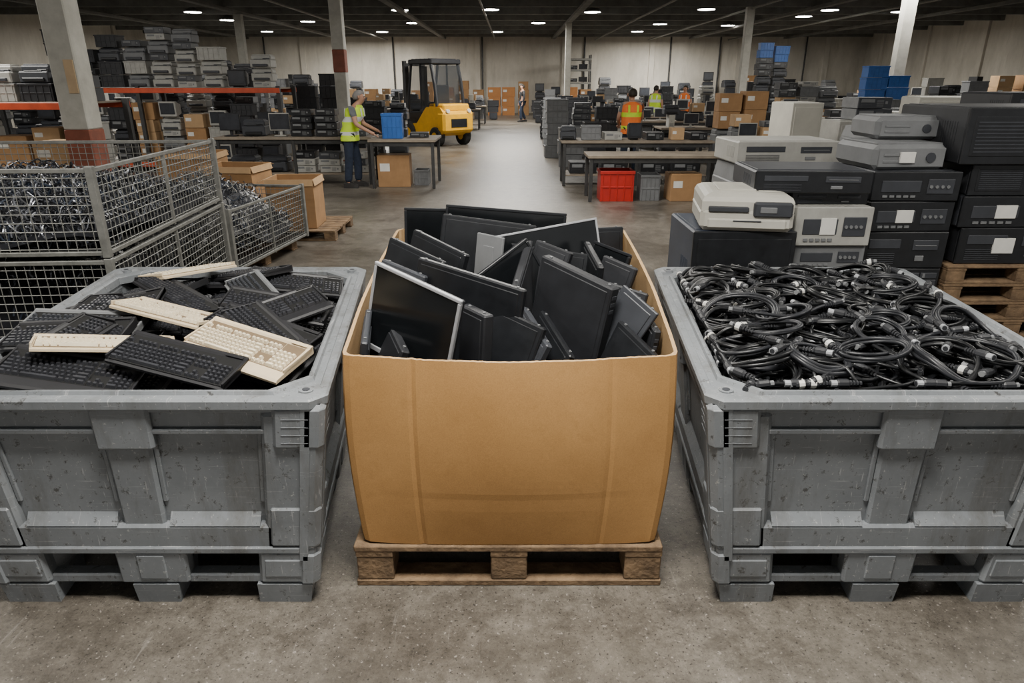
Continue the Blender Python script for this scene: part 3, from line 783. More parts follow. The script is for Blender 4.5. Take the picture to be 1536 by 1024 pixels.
# ------------------------------------------------------------------ tables
def table(x0,x1,y0,y1,h,label,shelf=True,top='woodtop'):
    o=bpy.data.objects.new('work_table',None); COL.objects.link(o); o.location=(x0,y0,0); tag(o,label,'table'); o.empty_display_size=.1
    w,d=x1-x0,y1-y0
    b=MB(); b.cbox(0,w,0,d,h-.045,h,.005); obj('tabletop',b.mesh('tabletop',[top]),o)
    n=2 if w<2.6 else 3
    for i in range(n):
        for y in(.05,d-.05):
            x=.06+(w-.12)*i/(n-1)
            b=MB(); b.cbox(x-.028,x+.028,y-.028,y+.028,0,h-.045,.004); obj('leg',b.mesh('leg',['darksteel']),o)
    if shelf:
        b=MB(); b.cbox(.09,w-.09,.05,d-.05,.18,.205,.003); obj('lower_shelf',b.mesh('lower_shelf',[top]),o)
    b=MB(); b.cbox(.09,w-.09,.03,.06,h-.12,h-.045,.003); b.cbox(.09,w-.09,d-.06,d-.03,h-.12,h-.045,.003); obj('apron',b.mesh('apron',['darksteel']),o)
    return o
table(1.22,3.48,11.25,12.0,.74,'dark worktable with red crate underneath',shelf=False)
table(.92,3.75,13.1,13.9,.82,'long worktable behind the front bench')
table(-5.6,-2.64,13.3,14.1,.87,'long worktable loaded with monitors and boxes')
table(-2.60,-1.38,12.75,13.9,.87,'worktable with blue bin where a worker stands',shelf=False)
inst('crate_red',1.72,11.32,0,0,(1.02,1.2,1.75),label='bright red plastic crate under the worktable')
inst('cart_a',2.85,11.35,0,.05,(1,1,1.15),label='brown carton under the worktable')
inst('crate_g',2.28,11.4,0,0,(.6,1,1.5)); 
G='equipment on the worktables'
for x,k,s in((1.05,'print_b',.8),(1.48,'crate_g',.9),(1.9,'desk_w',1),(2.3,'crt_b',.8),(2.68,'desk_b',1),(3.1,'cart_b',.7),(3.5,'desk_b',1.)):
    inst(k,x,13.3,.825,R.uniform(-.1,.1),(s*.75,s,s),G)
for x in(1.35,1.95,2.7,3.3): inst('desk_l',x,13.3,.21,0,(1,1,1),G)
inst('crate_blue',-2.18,12.95,.875,.05,(.68,.8,1.55),label='tall blue plastic bin on the worktable')
inst('desk_b',-2.2,13.4,.875,.1,(1,1,1),G); inst('desk_b',-1.72,13.2,.875,.1,(.8,1,.6),G)
inst('cart_l',-2.2,13.0,0,.05,(.85,.8,.95),label='brown carton under the worktable')
inst('crate_g',-1.72,13.2,0,0,(.5,1,1),G)
for x,k in((-5.35,'lcd_b'),(-4.9,'print_b'),(-4.4,'lcd_w')): inst(k,x,13.5,.875,.1,(.85,1,1),G)
z=stack(-3.98,13.5,.875,1.42,['desk_b'],G,sc=.9); stack(-3.52,13.5,.875,1.48,['desk_b'],G,sc=.9); inst('desk_g',-3.0,13.55,.875,.05,(1,1,.8),G)
for x in(-5.2,-4.6): inst('print_b',x,13.5,.21,0,(1,1,1),G)
for x in(-4.0,-3.5,-3.0): stack(x,13.5,.21,.7,['desk_g','desk_w','desk_b'],G,sc=.95)

# ------------------------------------------------------------------ racks left
def rack(x0,x1,y0,y1,levels,H_,label,beam='orange'):
    o=bpy.data.objects.new('pallet_rack',None); COL.objects.link(o); o.location=(x0,y0,0); tag(o,label,'shelving'); o.empty_display_size=.1
    w,d=x1-x0,y1-y0; n=max(2,int(w/2.4)+1)
    for i in range(n):
        x=w*i/(n-1)
        for y in(0,d):
            b=MB(); b.cbox(x-.04,x+.04,y-.04,y+.04,0,H_,.004); obj('upright',b.mesh('upright',['darksteel']),o)
    for z in levels:
        for y in(-.045,d+.045):
            b=MB(); b.cbox(-.04,w+.04,y-.02,y+.02,z-.1,z,.005); obj('beam',b.mesh('beam',[beam]),o)
        b=MB(); b.cbox(0.05,w-.05,-.02,d+.02,z-.02,z+.005,.002); obj('shelf_deck',b.mesh('shelf_deck',['woodtop']),o)
rack(-10.9,-4.95,15.4,16.5,[.2,1.72],1.76,'long steel rack with orange-red beams holding equipment')
GR='equipment stacked on the steel rack'
rr=random.Random(21)
kb_=['desk_b','crate_b','desk_l','print_b','crt_b']; kw_=['desk_w','print_w','crate_w','crt_w','print_g']; kc=['cart_a','cart_b','cart_a']
x=-10.62
while x<-5.1:
    top=2.85 if x<-7.9 else (3.05 if x<-6.9 else (2.6 if x<-6.1 else 2.35))
    ks=['desk_b','crate_b','print_b'] if -9.8<x<-8.0 else (['desk_w','crate_w','desk_g','print_w','print_g'] if -8.0<x<-6.6 else rr.choice((kw_,kb_,kc,kb_)))
    if x<-9.9: top=2.4
    stack(x,15.55,1.73,top+rr.uniform(-.25,.15),ks,GR,.01,rr,.88)
    stack(x,15.55,.21,1.5,rr.choice((kw_,kb_,kw_,kc,kb_)),GR,.01,rr,.88)
    x+=.53
rack(-9.6,-6.2,10.6,11.6,[1.56],1.6,'near steel rack with orange-red beams')
for i,x in enumerate((-9.25,-8.7,-8.15,-7.6,-7.05,-6.5)):
    stack(x,10.75,1.57,2.15,rr.choice((kw_,kb_,kb_)),GR,.01,rr,.9); stack(x,10.75,0,1.4,rr.choice((kc,kw_,kb_)),GR,.01,rr,.9)
GS='stacks of equipment on the warehouse floor'
for x,y,t,ks in((-5.3,18.6,2.0,['crate_b']),(-4.65,18.6,2.05,['crate_b']),(-5.95,17.8,1.3,['desk_g','crate_g']),(-6.6,17.8,1.5,['desk_g']),
    (-3.6,18.6,1.5,['crate_b','desk_b']),(-3.1,19.4,1.35,['desk_g','print_b']),(-4.6,21,1.5,kb_),(-5.0,23.4,1.4,kb_),
    (1.15,18.2,1.45,['crate_g']),(1.8,18.4,1.55,['crate_g','desk_g']),(2.45,18.4,1.4,['desk_b','crate_b']),(1.2,21.5,1.5,['crate_g']),(1.9,21.5,1.5,['crate_b']),(1.35,16.2,.9,['crate_g']),(1.95,16.2,1.0,kb_),
    (1.2,24.5,1.3,['desk_b']),(1.8,24.5,1.4,kb_),(-3.4,25.6,1.3,kb_),(-2.8,25.9,1.2,['crate_g'])):
    stack(x,y,0,t,ks,GS,.02,rr)
for x in(4.6,5.15):
    z=stack(x,15.2,0,1.15,['print_g','desk_l','print_b'],GS,.01,rr,1.0); stack(x,15.2,z,1.95,['cart_a'],GS,.01,rr,.92)
stack(5.75,15.3,0,1.5,['desk_l','print_b'],GS,.01,rr,1.)
for x in(9.45,10.03): 
    z=stack(x,18.9,0,1.6,['crate_g'],GS,.01,rr,1.0); stack(x,18.9,z,2.25,['crate_blue'],'blue crates on a stack',.01,rr,1.0)
for x,t,ks in((7.3,1.9,['cart_b','desk_l']),(7.85,2.0,['desk_w','crate_g']),(8.4,2.0,['cart_b','print_g']),(12.3,2.2,['cart_o','crate_g']),(13.0,2.0,['cart_b']),(13.7,2.1,['crate_b','cart_a']),(11.5,1.9,['desk_l','crate_b']),(10.7,1.7,['desk_l','print_g'])):
    stack(x,19.2,0,t,ks,GS,.02,rr,.95)
for x in(8.95,9.5):
    z=stack(x,26.0,0,2.7,['desk_l','print_b'],GS,.02,rr,.95); stack(x,26.0,z,3.25,['crate_blue'],'blue crates on a stack',.01,rr,.9)
bl=['desk_b','desk_l','crt_b','lcd_b','print_b','tower_b','tower_g','crate_b','desk_g','tower_b','print_g','cart_b','lcd_w','crt_w','tower_w']
def trow(x0,x1,y,h=.8,ks=bl,t=.4,rr=rr,step=.46):
    table(x0,x1,y,y+.9,h,'worktable crowded with salvaged electronics')
    x=x0+.25
    while x<x1-.2:
        stack(x,y+.12,h+.004,h+rr.uniform(.28,t+.3),ks,GS,.015,rr,.76)
        if rr.random()<.45: stack(x,y+.52,h+.004,h+rr.uniform(.4,t+.45),ks,GS,.01,rr,.76)
        if rr.random()<.7: stack(x,y+.25,.21,.7,['print_b','desk_g','crate_g','crt_b'],GS,.01,rr,.78)
        x+=step*rr.uniform(.95,1.12)
trow(3.6,7.2,17.2); trow(2.6,5.8,20.2); trow(6.7,9.8,15.8,t=.3); trow(3.2,7.6,22.8,t=.4); trow(2.0,7,27.4,t=.4,step=.5); trow(10.6,14.8,22.6,t=.6,step=.5); trow(8.4,13,28.8,t=.7,step=.6); trow(1.6,7,30.4,t=.4,step=.6)
trow(4.2,7.0,13.3,t=.2,step=.46)
trow(-9.6,-5.4,22,t=.6,step=.5); trow(-15,-11,27,t=1.2,step=.6); trow(-8,-1.3,29.2,t=.5,step=.6); trow(-6,-1.2,33,t=.5,step=.6)
kF=[['print_b','crt_b'],['crate_w','print_w','crt_w'],['cart_b','crate_g'],['crate_b','crt_b'],['print_g','crate_b'],['desk_l','print_b'],['cart_a'],['tower_b','tower_g']]
def frow(x0,x1,y,a,c,kl=kF,s=1.0,step=.62):
    x=x0
    while x<x1:
        stack(x,y+rr.uniform(-.1,.1),0,rr.uniform(a,c),rr.choice(kl),GS,.02,rr,s); x+=step*rr.uniform(.98,1.2)
frow(-12.5,-7,19.6,1.6,2.7,[['crate_b','print_b'],['print_w','crt_w']],1.0,.62)
frow(-19.5,-5.8,24.8,1.4,2.4,kF,1.1,.75)
frow(-19.5,-11,31.8,1.5,2.5,kF,1.2,.85); frow(-19,-7,37,1.3,2.1,kF,1.3,1.0)
frow(15.2,20.5,24,1.3,2.1,kF,1.1,.75); frow(14,20,29,1.4,2.2,kF,1.2,.85); frow(9,20,33.4,1.2,2.0,kF,1.3,.95); frow(5.4,20,39.5,1.2,2.1,kF,1.3,1.0)
frow(11.4,14,16.0,1.1,1.5,[['desk_b','print_b'],kw_],1.0,.62)
frow(1.3,5.2,33.8,.9,1.5); frow(-5,-.9,36.8,.9,1.5); frow(1.3,5.2,37.6,1.0,1.7); frow(-5.5,5,41.8,1.3,2.2,[['cart_o'],['crt_b','print_b'],['cart_a'],['crate_g']],1.2,.8)
frow(-19,-6,42.5,1.6,2.4,kF,1.4,1.1); frow(5.5,20,43,1.6,2.4,kF,1.4,1.1)
rack(3.2,4.6,43.0,43.9,[.4,1.1,1.8,2.5,3.1],3.3,'tall grey steel shelving unit','steel')
for z in(1.12,1.82,2.52): inst('desk_l',3.6,43.2,z,0,(1,1,1),GS); inst('crate_b',4.2,43.2,z,0,(.9,1,1),GS)

# ------------------------------------------------------------------ right equipment pile (individual units)
def unit(x0,x1,y0,d,z0,z1,style,body,label,cat='computer',yaw=0,sticker=False):
    w=x1-x0; h=z1-z0; cx=(x0+x1)/2; hx=w/2
    names={'server':'rack_server','desktop':'desktop_computer','printer':'printer','bigprinter':'printer','deck':'tape_deck','cabinet':'metal_cabinet','projector':'projector'}
    b=MB(); f=MB(); front='black' if body in('black','black2','dark','navy') else body
    if style=='bigprinter':
        b.cbox(-hx,hx,.02,d,0,h*.60,.03)
        b.loft([[(x_,y_,z_) for (x_,y_) in ((-hx+i_,.03+i_),(hx-i_,.03+i_),(hx-i_,d-i_),(-hx+i_,d-i_))] for i_,z_ in ((.006,h*.5),(.006,h*.78),(.02,h*.90),(.05,h*.97),(.08,h))])
        b.cbox(-hx+.12,hx-.24,.16,d-.14,h*.985,h*1.05,.012)
        for q in range(8): b.cbox(hx-.22,hx-.10,.16+q*.03,.172+q*.03,h*.985,h*1.01,.002)
        b.cbox(-hx-.004,hx+.004,.06,d-.05,h*.44,h*.47,.003)
        f.cbox(hx*.12,hx-.02,-.005,.06,h*.40,h*.80,.02,1); f.cbox(hx*.25,hx*.6,-.012,.01,h*.52,h*.68,.004,2)
        f.cbox(-hx+.05,hx*.02,.004,.05,h*.52,h*.66,.006,1); f.cbox(-hx+.05,hx-.05,.005,.05,h*.08,h*.34,.012,0); f.cbox(-hx*.3,hx*.3,-.002,.02,h*.28,h*.31,.002,1)
    elif style=='printer':
        b.cbox(-hx,hx,.03,d,0,h*.55,.02); b.hexa([(-hx+.01,.06,h*.53),(hx-.01,.06,h*.53),(hx-.01,d-.01,h*.53),(-hx+.01,d-.01,h*.53),(-hx+.03,.16,h),(hx-.03,.16,h),(hx-.03,d-.04,h*.97),(-hx+.03,d-.04,h*.97)])
        b.cbox(-hx+.02,hx-.02,.02,.10,h*.5,h*.62,.012)
        for q in range(5): b.cbox(-hx+.08+q*.02,-hx+.09+q*.02,.3,d-.1,h*.98,h+.004,.001)
        f.cbox(-hx+.05,hx-.05,.015,.05,h*.10,h*.30,.008,1); f.cbox(-hx+.07,hx*.3,.012,.05,h*.36,h*.48,.004,1); f.cbox(hx*.45,hx-.05,.012,.05,h*.36,h*.5,.004,2)
    elif style=='projector':
        b.cbox(-hx,hx,.02,d,0,h,.035); b.cbox(-hx+.03,hx-.03,.06,d-.06,h-.004,h+.01,.01)
        f.cbox(-hx+.03,hx-.03,.008,.03,h*.12,h*.88,.012,0); f.tube([(hx*.5,.0,h*.5),(hx*.5,.02,h*.5)],h*.2,14,1); f.cbox(-hx+.06,0,.003,.012,h*.3,h*.4,.002,2); f.cbox(-hx+.06,0,.003,.012,h*.55,h*.65,.002,2)
    else:
        b.cbox(-hx,hx,.02,d,0,h,.012); b.cbox(-hx+.03,hx-.03,.08,d-.05,h-.003,h+.005,.004)
        for q in range(7):
            for sx in(-1,1): b.cbox(sx*hx-.002,sx*hx+.002,.12+q*.03,.132+q*.03,h*.25,h*.75,.0005)
        f.cbox(-hx-.002,hx+.002,0,.03,0,h,.012)
        if style=='server':
            n=max(2,int(h/.06))
            for i in range(n):
                for j in range(2):
                    xa=hx*.1+j*hx*.43; zb=.03+i*(h-.05)/n; zt=zb+(h-.05)/n*.8
                    f.cbox(xa,xa+hx*.4,-.008,.01,zb,zt,.003,1); f.cbox(xa+hx*.04,xa+hx*.1,-.012,.0,zb+.006,zt-.006,.001,2)
            f.cbox(-hx*.9,-hx*.05,-.004,.01,h*.15,h*.85,.01,0)
            for q in range(9): f.cbox(-hx*.85,-hx*.1,-.007,0,h*.22+q*h*.065,h*.24+q*h*.065,.0005,1)
        elif style=='desktop':
            f.cbox(-hx*.85,-hx*.1,-.006,.01,h*.55,h*.8,.003,1); f.cbox(hx*.2,hx*.8,-.006,.01,h*.5,h*.78,.003,1); f.cbox(hx*.3,hx*.5,-.009,.01,h*.2,h*.35,.003,2)
            for q in range(6): f.cbox(-hx*.85,-hx*.2,-.005,.01,h*.12+q*h*.055,h*.14+q*h*.055,.001,1)
            f.cbox(hx*.25,hx*.75,-.009,0,h*.62,h*.645,.0005,2)
        elif style=='deck':
            f.cbox(-hx*.8,hx*.1,-.006,.01,h*.3,h*.7,.004,1); f.cbox(hx*.25,hx*.85,-.006,.01,h*.25,h*.75,.004,1)
            for q in range(4): f.tube([(hx*.32+q*hx*.13,-.014,h*.5),(hx*.32+q*hx*.13,0,h*.5)],.012,8,2)
            for q in range(5): f.cbox(-hx*.75+q*hx*.16,-hx*.64+q*hx*.16,-.009,0,h*.12,h*.2,.001,2)
        elif style=='cabinet':
            f.cbox(-hx+.03,hx-.03,-.005,.01,.04,h-.05,.01,0); f.cbox(hx-.1,hx-.07,-.02,0,h*.5,h*.7,.004,2)
    nm=names[style]
    o=obj(nm,b.mesh(nm,[body]),loc=(cx,y0,z0),rot=(0,0,yaw)); tag(o,label,cat)
    obj('front_panel',f.mesh('front_panel',[front,'dark' if front!='dark' else 'black2','midgrey']),o)
    if sticker:
        s=MB(); s.cbox(-hx*.35,hx*.05,-.009,.012,h*.3,h*.72,.001); obj('paper_label',s.mesh('paper_label',['sticker']),o)
    return o
unit(1.24,1.94,4.6,.72,0,.895,'cabinet','navy','dark navy metal cabinet beneath a pale printer','cabinet')
unit(1.27,1.88,4.56,.66,.90,1.15,'bigprinter','white','bulky rounded pale printer on a navy cabinet','printer',-.16)
unit(2.0,2.50,4.75,.6,0,.30,'desktop','black2','black computer at the base of a stack'); unit(2.0,2.50,4.75,.6,.305,.595,'desktop','dark','charcoal computer low in a stack')
unit(2.0,2.50,4.75,.6,.60,.765,'deck','midgrey','grey flat computer in the stack'); unit(1.97,2.50,4.72,.6,.77,1.04,'deck','ltgrey','pale grey device with buttons and paper label','printer',0,True)
unit(1.66,2.44,4.72,.62,1.135,1.28,'desktop','dark','wide charcoal desktop computer on top of the stack','computer',-.06)
unit(1.95,2.48,4.8,.5,1.045,1.13,'desktop','black2','black flat computer in the stack')
Z=[(0,.27),(.275,.545),(.55,.82),(.825,1.04),(1.045,1.25)]
for i,(a,c) in enumerate(Z):
    unit(2.58,3.2,4.95,.65,a,c,['desktop','server','desktop','deck','deck'][i],['black2','dark','black2','black2','dark'][i],'black electronics unit in a tall stack','computer',[0,.02,0,.03,-.02][i],i==3)
unit(2.58,3.12,5.0,.6,1.255,1.43,'projector','midgrey','grey projector-shaped unit with label','projector',.05,True)
unit(2.72,3.2,5.3,.5,1.445,1.60,'projector','midgrey','grey rounded unit on top of the stack','projector',-.05)
for q in range(4): pallet(3.85,4.95,q*.142,1.2,1.0,.14,'stacked empty wooden pallet under electronics','pallets stacked under electronics')
unit(3.32,4.1,5.0,.7,.57,.84,'desktop','black2','black desktop unit on wooden pallets','computer',0,True)
unit(3.28,4.05,5.0,.7,.845,1.07,'deck','dark','charcoal unit with control panel and label','computer',.02,True)
unit(3.30,4.1,5.0,.7,1.075,1.295,'server','black2','black server unit in the stack')
unit(3.16,4.1,4.95,.9,1.30,1.68,'server','black2','large dark server with drive bays on top')
for i,(a,c,m,s) in enumerate(((0,.4,'white','cabinet'),(.405,.8,'ltgrey','cabinet'),(.805,1.13,'midgrey','printer'),(1.14,1.34,'ltgrey','desktop'))):
    unit(2.05,3.0,6.4,.7,a,c,s,m,'pale office machine in the rear stack','printer',.03)
for i,(a,c,m,s) in enumerate(((0,.5,'midgrey','cabinet'),(.505,.9,'dark','server'),(.905,1.2,'ltgrey','printer'),(1.21,1.45,'midgrey','printer'))):
    unit(3.3,4.1,6.5,.7,a,c,s,m,'office machine in the rear stack','printer',-.03)
for i,(a,c,m,s) in enumerate(((0,.5,'black2','cabinet'),(.505,1.0,'dark','server'),(1.005,1.5,'dark','cabinet'),(1.51,1.75,'black2','desktop'))):
    unit(4.5,5.5,6.5,.8,a,c,s,m,'dark office machine in the rear stack','computer',-.03)
unit(3.5,3.9,9.0,.6,0,1.60,'cabinet','white','tall white enamel cabinet','cabinet',.1); unit(5.6,6.5,9.9,.6,0,1.65,'cabinet','white','tall white enamel cabinet','cabinet',-.1)
unit(4.4,5.3,9.6,.6,0,1.35,'cabinet','ltgrey','pale grey metal cabinet','cabinet',0)
for x,y,t,ks in((6.9,8.4,1.5,kb_),(7.6,8.4,1.7,kb_),(6.2,8.0,1.3,kb_),(7.4,11.5,1.7,kw_),(8.2,11.5,1.8,kb_),(9.0,11.6,1.7,kb_),(4.5,11.2,1.1,kb_),(5.2,11.2,1.3,kb_),(5.0,8.2,1.2,kb_),(5.9,12.0,1.4,kb_),(6.6,12.0,1.5,kw_),(4.85,9.65,1.75,['desk_b','desk_g'])):
    stack(x,y,0 if y!=9.65 else 1.36,t,ks,GS,.02,rr,1.1)

# ------------------------------------------------------------------ wire cages
def cage(cx,cy,w,d,z0,z1,yaw,label,sp=.055,sz=.05):
    o=bpy.data.objects.new('wire_cage',None); COL.objects.link(o); o.location=(cx,cy,z0); o.rotation_euler=(0,0,yaw); tag(o,label,'cage'); o.empty_display_size=.1
    h=z1-z0
    f=MB()
    for x in(-w,0):
        for y in(0,d): f.cbox(x-.022,x+.022,y-.022,y+.022,0,h+.015,.004)
    for z in(.025,h-.01):
        for y in(0,d): f.cbox(-w,0,y-.012,y+.012,z-.013,z+.013,.003)
        for x in(-w,0): f.cbox(x-.012,x+.012,0,d,z-.013,z+.013,.003)
    f.cbox(-w*.5-.010,-w*.5+.010,-.010,.010,0,h,.003); f.cbox(-.010,.010,d*.5-.010,d*.5+.010,0,h,.003)
    obj('frame',f.mesh('frame',['steel']),o)
    r=.003
    def panel(fn,L):
        p=MB(); n=int(L/sp)
        for i in range(1,n):
            a=L*i/n; q=[fn(a,.03),fn(a,h)]; p.tube(q,r,4,cap=False)
        m=int(h/sz)
        for i in range(1,m):
            z=h*i/m; p.tube([fn(0,z),fn(L,z)],r,4,cap=False)
        obj('mesh_panel',p.mesh('mesh_panel',['steel']),o)
    panel(lambda a,z:(-a,0,z),w); panel(lambda a,z:(-a,d,z),w); panel(lambda a,z:(0,a,z),d); panel(lambda a,z:(-w,a,z),d)
    b=MB(); b.cbox(-w,0,0,d,.01,.02,.002); obj('base_tray',b.mesh('base_tray',['darksteel']),o)
    return o
cage(-2.43,4.02,2.1,2.05,.0,.84,.07,'galvanised wire mesh cage, lower of a stacked pair')
cage(-2.43,4.02,2.1,2.05,.86,1.38,.07,'galvanised wire mesh cage full of shiny scrap wire')
cage(-2.66,6.4,1.6,1.7,.12,.72,-.12,'low wire mesh cage heaped with mixed scrap')
pallet(-3.46,6.55,0,1.5,1.5,.12,'wooden pallet under low wire cage',yaw=-.12)
rs=random.Random(5)
def scrap(name,cx,cy,w,d,z0,top,n,yaw,label,mix):
    b=MB()
    G_=14; base=len(b.v)
    def hz(u,v):
        e=min(1,3*min(u,1-u,v,1-v)+.35)
        return z0+(top-z0)*(.75*e+.12*math.sin(5*u+2)*math.cos(4*v)+.06*math.sin(13*u+9*v))
    rows=[]
    for i in range(G_+1): rows.append([(-w*i/G_,d*j/G_,hz(i/G_,j/G_)-.05) for j in range(G_+1)])
    for r_ in rows: b.v+=r_
    for i in range(G_):
        for j in range(G_):
            a=base+i*(G_+1)+j; b.f.append([a,a+1,a+G_+2,a+G_+1]); b.m.append(1)
    for i in range(n):
        u,v=rs.uniform(.05,.95),rs.uniform(.05,.95)
        if rs.random()<.3: v=.05+abs(rs.gauss(0,.03))
        if rs.random()<.2: u=.05+abs(rs.gauss(0,.03))
        r=rs.uniform(.02,.07); p=Vector((-w*u,d*v,hz(u,v)-rs.uniform(0,.8)*(hz(u,v)-z0)*(1 if min(u,v)<.12 else .15)))
        if p.z<z0+.05: p.z=z0+.05
        ax=Vector((rs.uniform(-1,1),rs.uniform(-1,1),rs.uniform(-.3,1))).normalized(); o1=ax.orthogonal().normalized(); o2=ax.cross(o1)
        N=rs.randint(7,16); st=rs.uniform(.18,.5); pts=[p+o1*(r*math.cos(k*st))+o2*(r*math.sin(k*st))+ax*(k*.004)+Vector((0,0,.01*math.sin(k))) for k in range(N)]
        b.tube(pts,rs.uniform(.003,.007),4,rs.choice(mix),cap=False)
    o=obj(name,b.mesh(name,['foil','scrap','navy','ltgrey'],off=(0,0,z0)),loc=(cx,cy,z0),rot=(0,0,yaw)); tag(o,label,'scrap',kind='stuff')
scrap('scrap_wire_heap',-2.48,4.08,1.98,1.93,.885,1.25,3200,.07,'tangled silvery and black scrap wire in a cage',[0,1,1,1,2,0,1])
scrap('scrap_wire_heap',-2.48,4.08,1.98,1.93,.03,.78,900,.07,'dark scrap wire in the lower cage',[1,1,1,0,2])
scrap('mixed_scrap_heap',-2.72,6.46,1.48,1.58,.15,.98,1300,-.12,'mixed cables and scrap heaped in a low cage',[0,1,3,1,2])
pallet(-2.78,8.35,0,1.2,1.0,.13,'red-stained wooden pallet with cartons')
def open_carton(x,y,z,w,d,h,yaw,label):
    b=MB(); t=.008
    b.cbox(-w/2,w/2,0,t,0,h,.001); b.cbox(-w/2,w/2,d-t,d,0,h,.001); b.cbox(-w/2,-w/2+t,t,d-t,0,h,.001); b.cbox(w/2-t,w/2,t,d-t,0,h,.001); b.cbox(-w/2,w/2,0,d,0,t,.001)
    o=obj('open_carton',b.mesh('open_carton',['card']),loc=(x,y,z),rot=(0,0,yaw)); tag(o,label,'box')
    for k,(p,e,rt) in enumerate((((0,0,h),(w,.08),0),((w/2,d/2,h),(d,.08),1),((0,d,h),(w,.1),2),((-w/2,d/2,h),(d,.1),3))):
        f=MB(); f.cbox(-e[0]/2,e[0]/2,-e[1],0,-.003,.003,.001)
        obj('flap',f.mesh('flap',['card2']),o,loc=p,rot=(rad(75 if k<2 else 20),0,rt*math.pi/2))
open_carton(-2.72,8.45,.132,.58,.55,.60,.05,'open brown carton with flaps beside wire cages')
open_carton(-3.7,9.0,.0,.7,.6,.82,-.1,'open brown carton with flaps behind scrap cage')
open_carton(-4.6,9.9,.0,.8,.6,.9,.1,'open brown carton behind scrap cage')
for x,y,t in((-5.3,7.1,1.2),(-6.4,7.4,1.4),(-7.2,8.2,1.5),(-6.0,9.3,1.3)): stack(x,y,0,t,['cart_a','cart_b','crate_g','crate_w'],GS,.03,rr,1.3)

# ------------------------------------------------------------------ forklift
def forklift(x,y,yaw):
    o=bpy.data.objects.new('forklift',None); COL.objects.link(o); o.location=(x,y,0); o.rotation_euler=(0,0,yaw); tag(o,'yellow forklift truck with black cab, parked in the aisle','forklift')
    b=MB(); b.prism([(-.75,.30),(1.05,.30),(1.28,.42),(1.32,.95),(1.15,1.12),(.45,1.12),(.3,1.0),(-.1,.62),(-.75,.62)],-.55,.55,axis='y')
    obj('chassis',b.mesh('chassis',['yellow']),o)
    b=MB(); b.cbox(.5,1.25,-.5,.5,1.0,1.22,.06); b.cbox(1.0,1.36,-.58,.58,.40,1.0,.08); obj('counterweight',b.mesh('counterweight',['yellow']),o)
    b=MB(); b.cbox(1.355,1.37,-.3,.3,.55,.8,.004); obj('rear_grille',b.mesh('rear_grille',['black']),o)
    b=MB()
    for sy in(-.5,.5):
        b.tube([(-.62,sy,.6),(-.5,sy,1.5),(-.32,sy,2.35)],.045,6); b.tube([(.95,sy,1.15),(.85,sy,1.8),(.7,sy,2.35)],.055,6); b.tube([(.15,sy,1.1),(.15,sy,2.35)],.035,6)
    b.cbox(-.42,.8,-.56,.56,2.33,2.47,.03)
    for q in range(5): b.cbox(-.3+q*.22,-.26+q*.22,-.5,.5,2.47,2.49,.004)
    b.cbox(-.6,-.5,-.52,.52,.6,.95,.02)
    obj('cab_frame',b.mesh('cab_frame',['black2']),o)
    b=MB(); b.cbox(-.45,.78,-.512,-.505,1.15,2.3,.001); b.cbox(-.45,.78,.505,.512,1.15,2.3,.001); b.cbox(.80,.81,-.46,.46,1.2,2.3,.001); obj('cab_glass',b.mesh('cab_glass',['glass']),o)
    b=MB(); b.cbox(.1,.55,-.24,.24,1.1,1.25,.04); b.cbox(.48,.6,-.24,.24,1.2,1.75,.04); obj('seat',b.mesh('seat',['black2']),o)
    for (wx,r) in((-.5,.34),(.9,.28)):
        for sy in(-.5,.5):
            b=MB(); b.tube([(wx,sy-.11,r),(wx,sy-.09,r),(wx,sy+.09,r),(wx,sy+.11,r)],r,20,0,rs=[r*.9,r,r,r*.9]); b.tube([(wx,sy-.12,r),(wx,sy+.12,r)],r*.45,12,1)
            obj('wheel',b.mesh('wheel',['rubber','yellow']),o)
    b=MB()
    for sy in(-.35,.35): b.cbox(-.98,-.86,sy-.05,sy+.05,.08,2.45,.006); b.cbox(-.86,-.78,sy-.07,sy+.07,.08,2.3,.006)
    for z in(.3,1.2,2.3): b.cbox(-.95,-.85,-.35,.35,z,z+.08,.004)
    b.cbox(-1.04,-.98,-.45,.45,.25,.75,.006)
    obj('mast',b.mesh('mast',['darksteel']),o)
    for sy in(-.28,.28):
        b=MB(); b.cbox(-2.0,-1.04,sy-.06,sy+.06,.04,.08,.004); b.cbox(-1.08,-1.04,sy-.06,sy+.06,.04,.7,.004); obj('fork',b.mesh('fork',['darksteel']),o)
    for sy in(-.4,.4):
        b=MB(); b.tube([(1.3,sy,1.02),(1.37,sy,1.02)],.06,10,0); obj('work_lamp',b.mesh('work_lamp',['sticker']),o)
forklift(-2.5,22.6,rad(-48))

# ------------------------------------------------------------------ people
def skin(name,nodes,edges,m,parent,sub=1,roots=(0,)):
    me=bpy.data.meshes.new(name); keys=list(nodes); ix={k:i for i,k in enumerate(keys)}
    me.from_pydata([nodes[k][0] for k in keys],[(ix[a],ix[b]) for a,b in edges],[])
    o=bpy.data.objects.new(name,me); COL.objects.link(o)
    md=o.modifiers.new('s','SKIN'); md.use_smooth_shade=True
    bm=bmesh.new(); bm.from_mesh(me); 
    lay=bm.verts.layers.skin.verify()
    bm.verts.ensure_lookup_table()
    for i,k in enumerate(keys):
        r=nodes[k][1]; bm.verts[i][lay].radius=(r,r) if not isinstance(r,tuple) else r
        bm.verts[i][lay].use_root=(k in roots) or i==0
    bm.to_mesh(me); bm.free()
    s=o.modifiers.new('u','SUBSURF'); s.levels=sub; s.render_levels=sub
    dg=bpy.context.evaluated_depsgraph_get(); dg.update()
    m2=bpy.data.meshes.new_from_object(o.evaluated_get(dg)); m2.materials.clear(); m2.materials.append(MT[m])
    bpy.data.objects.remove(o)
    return obj(name,m2,parent)
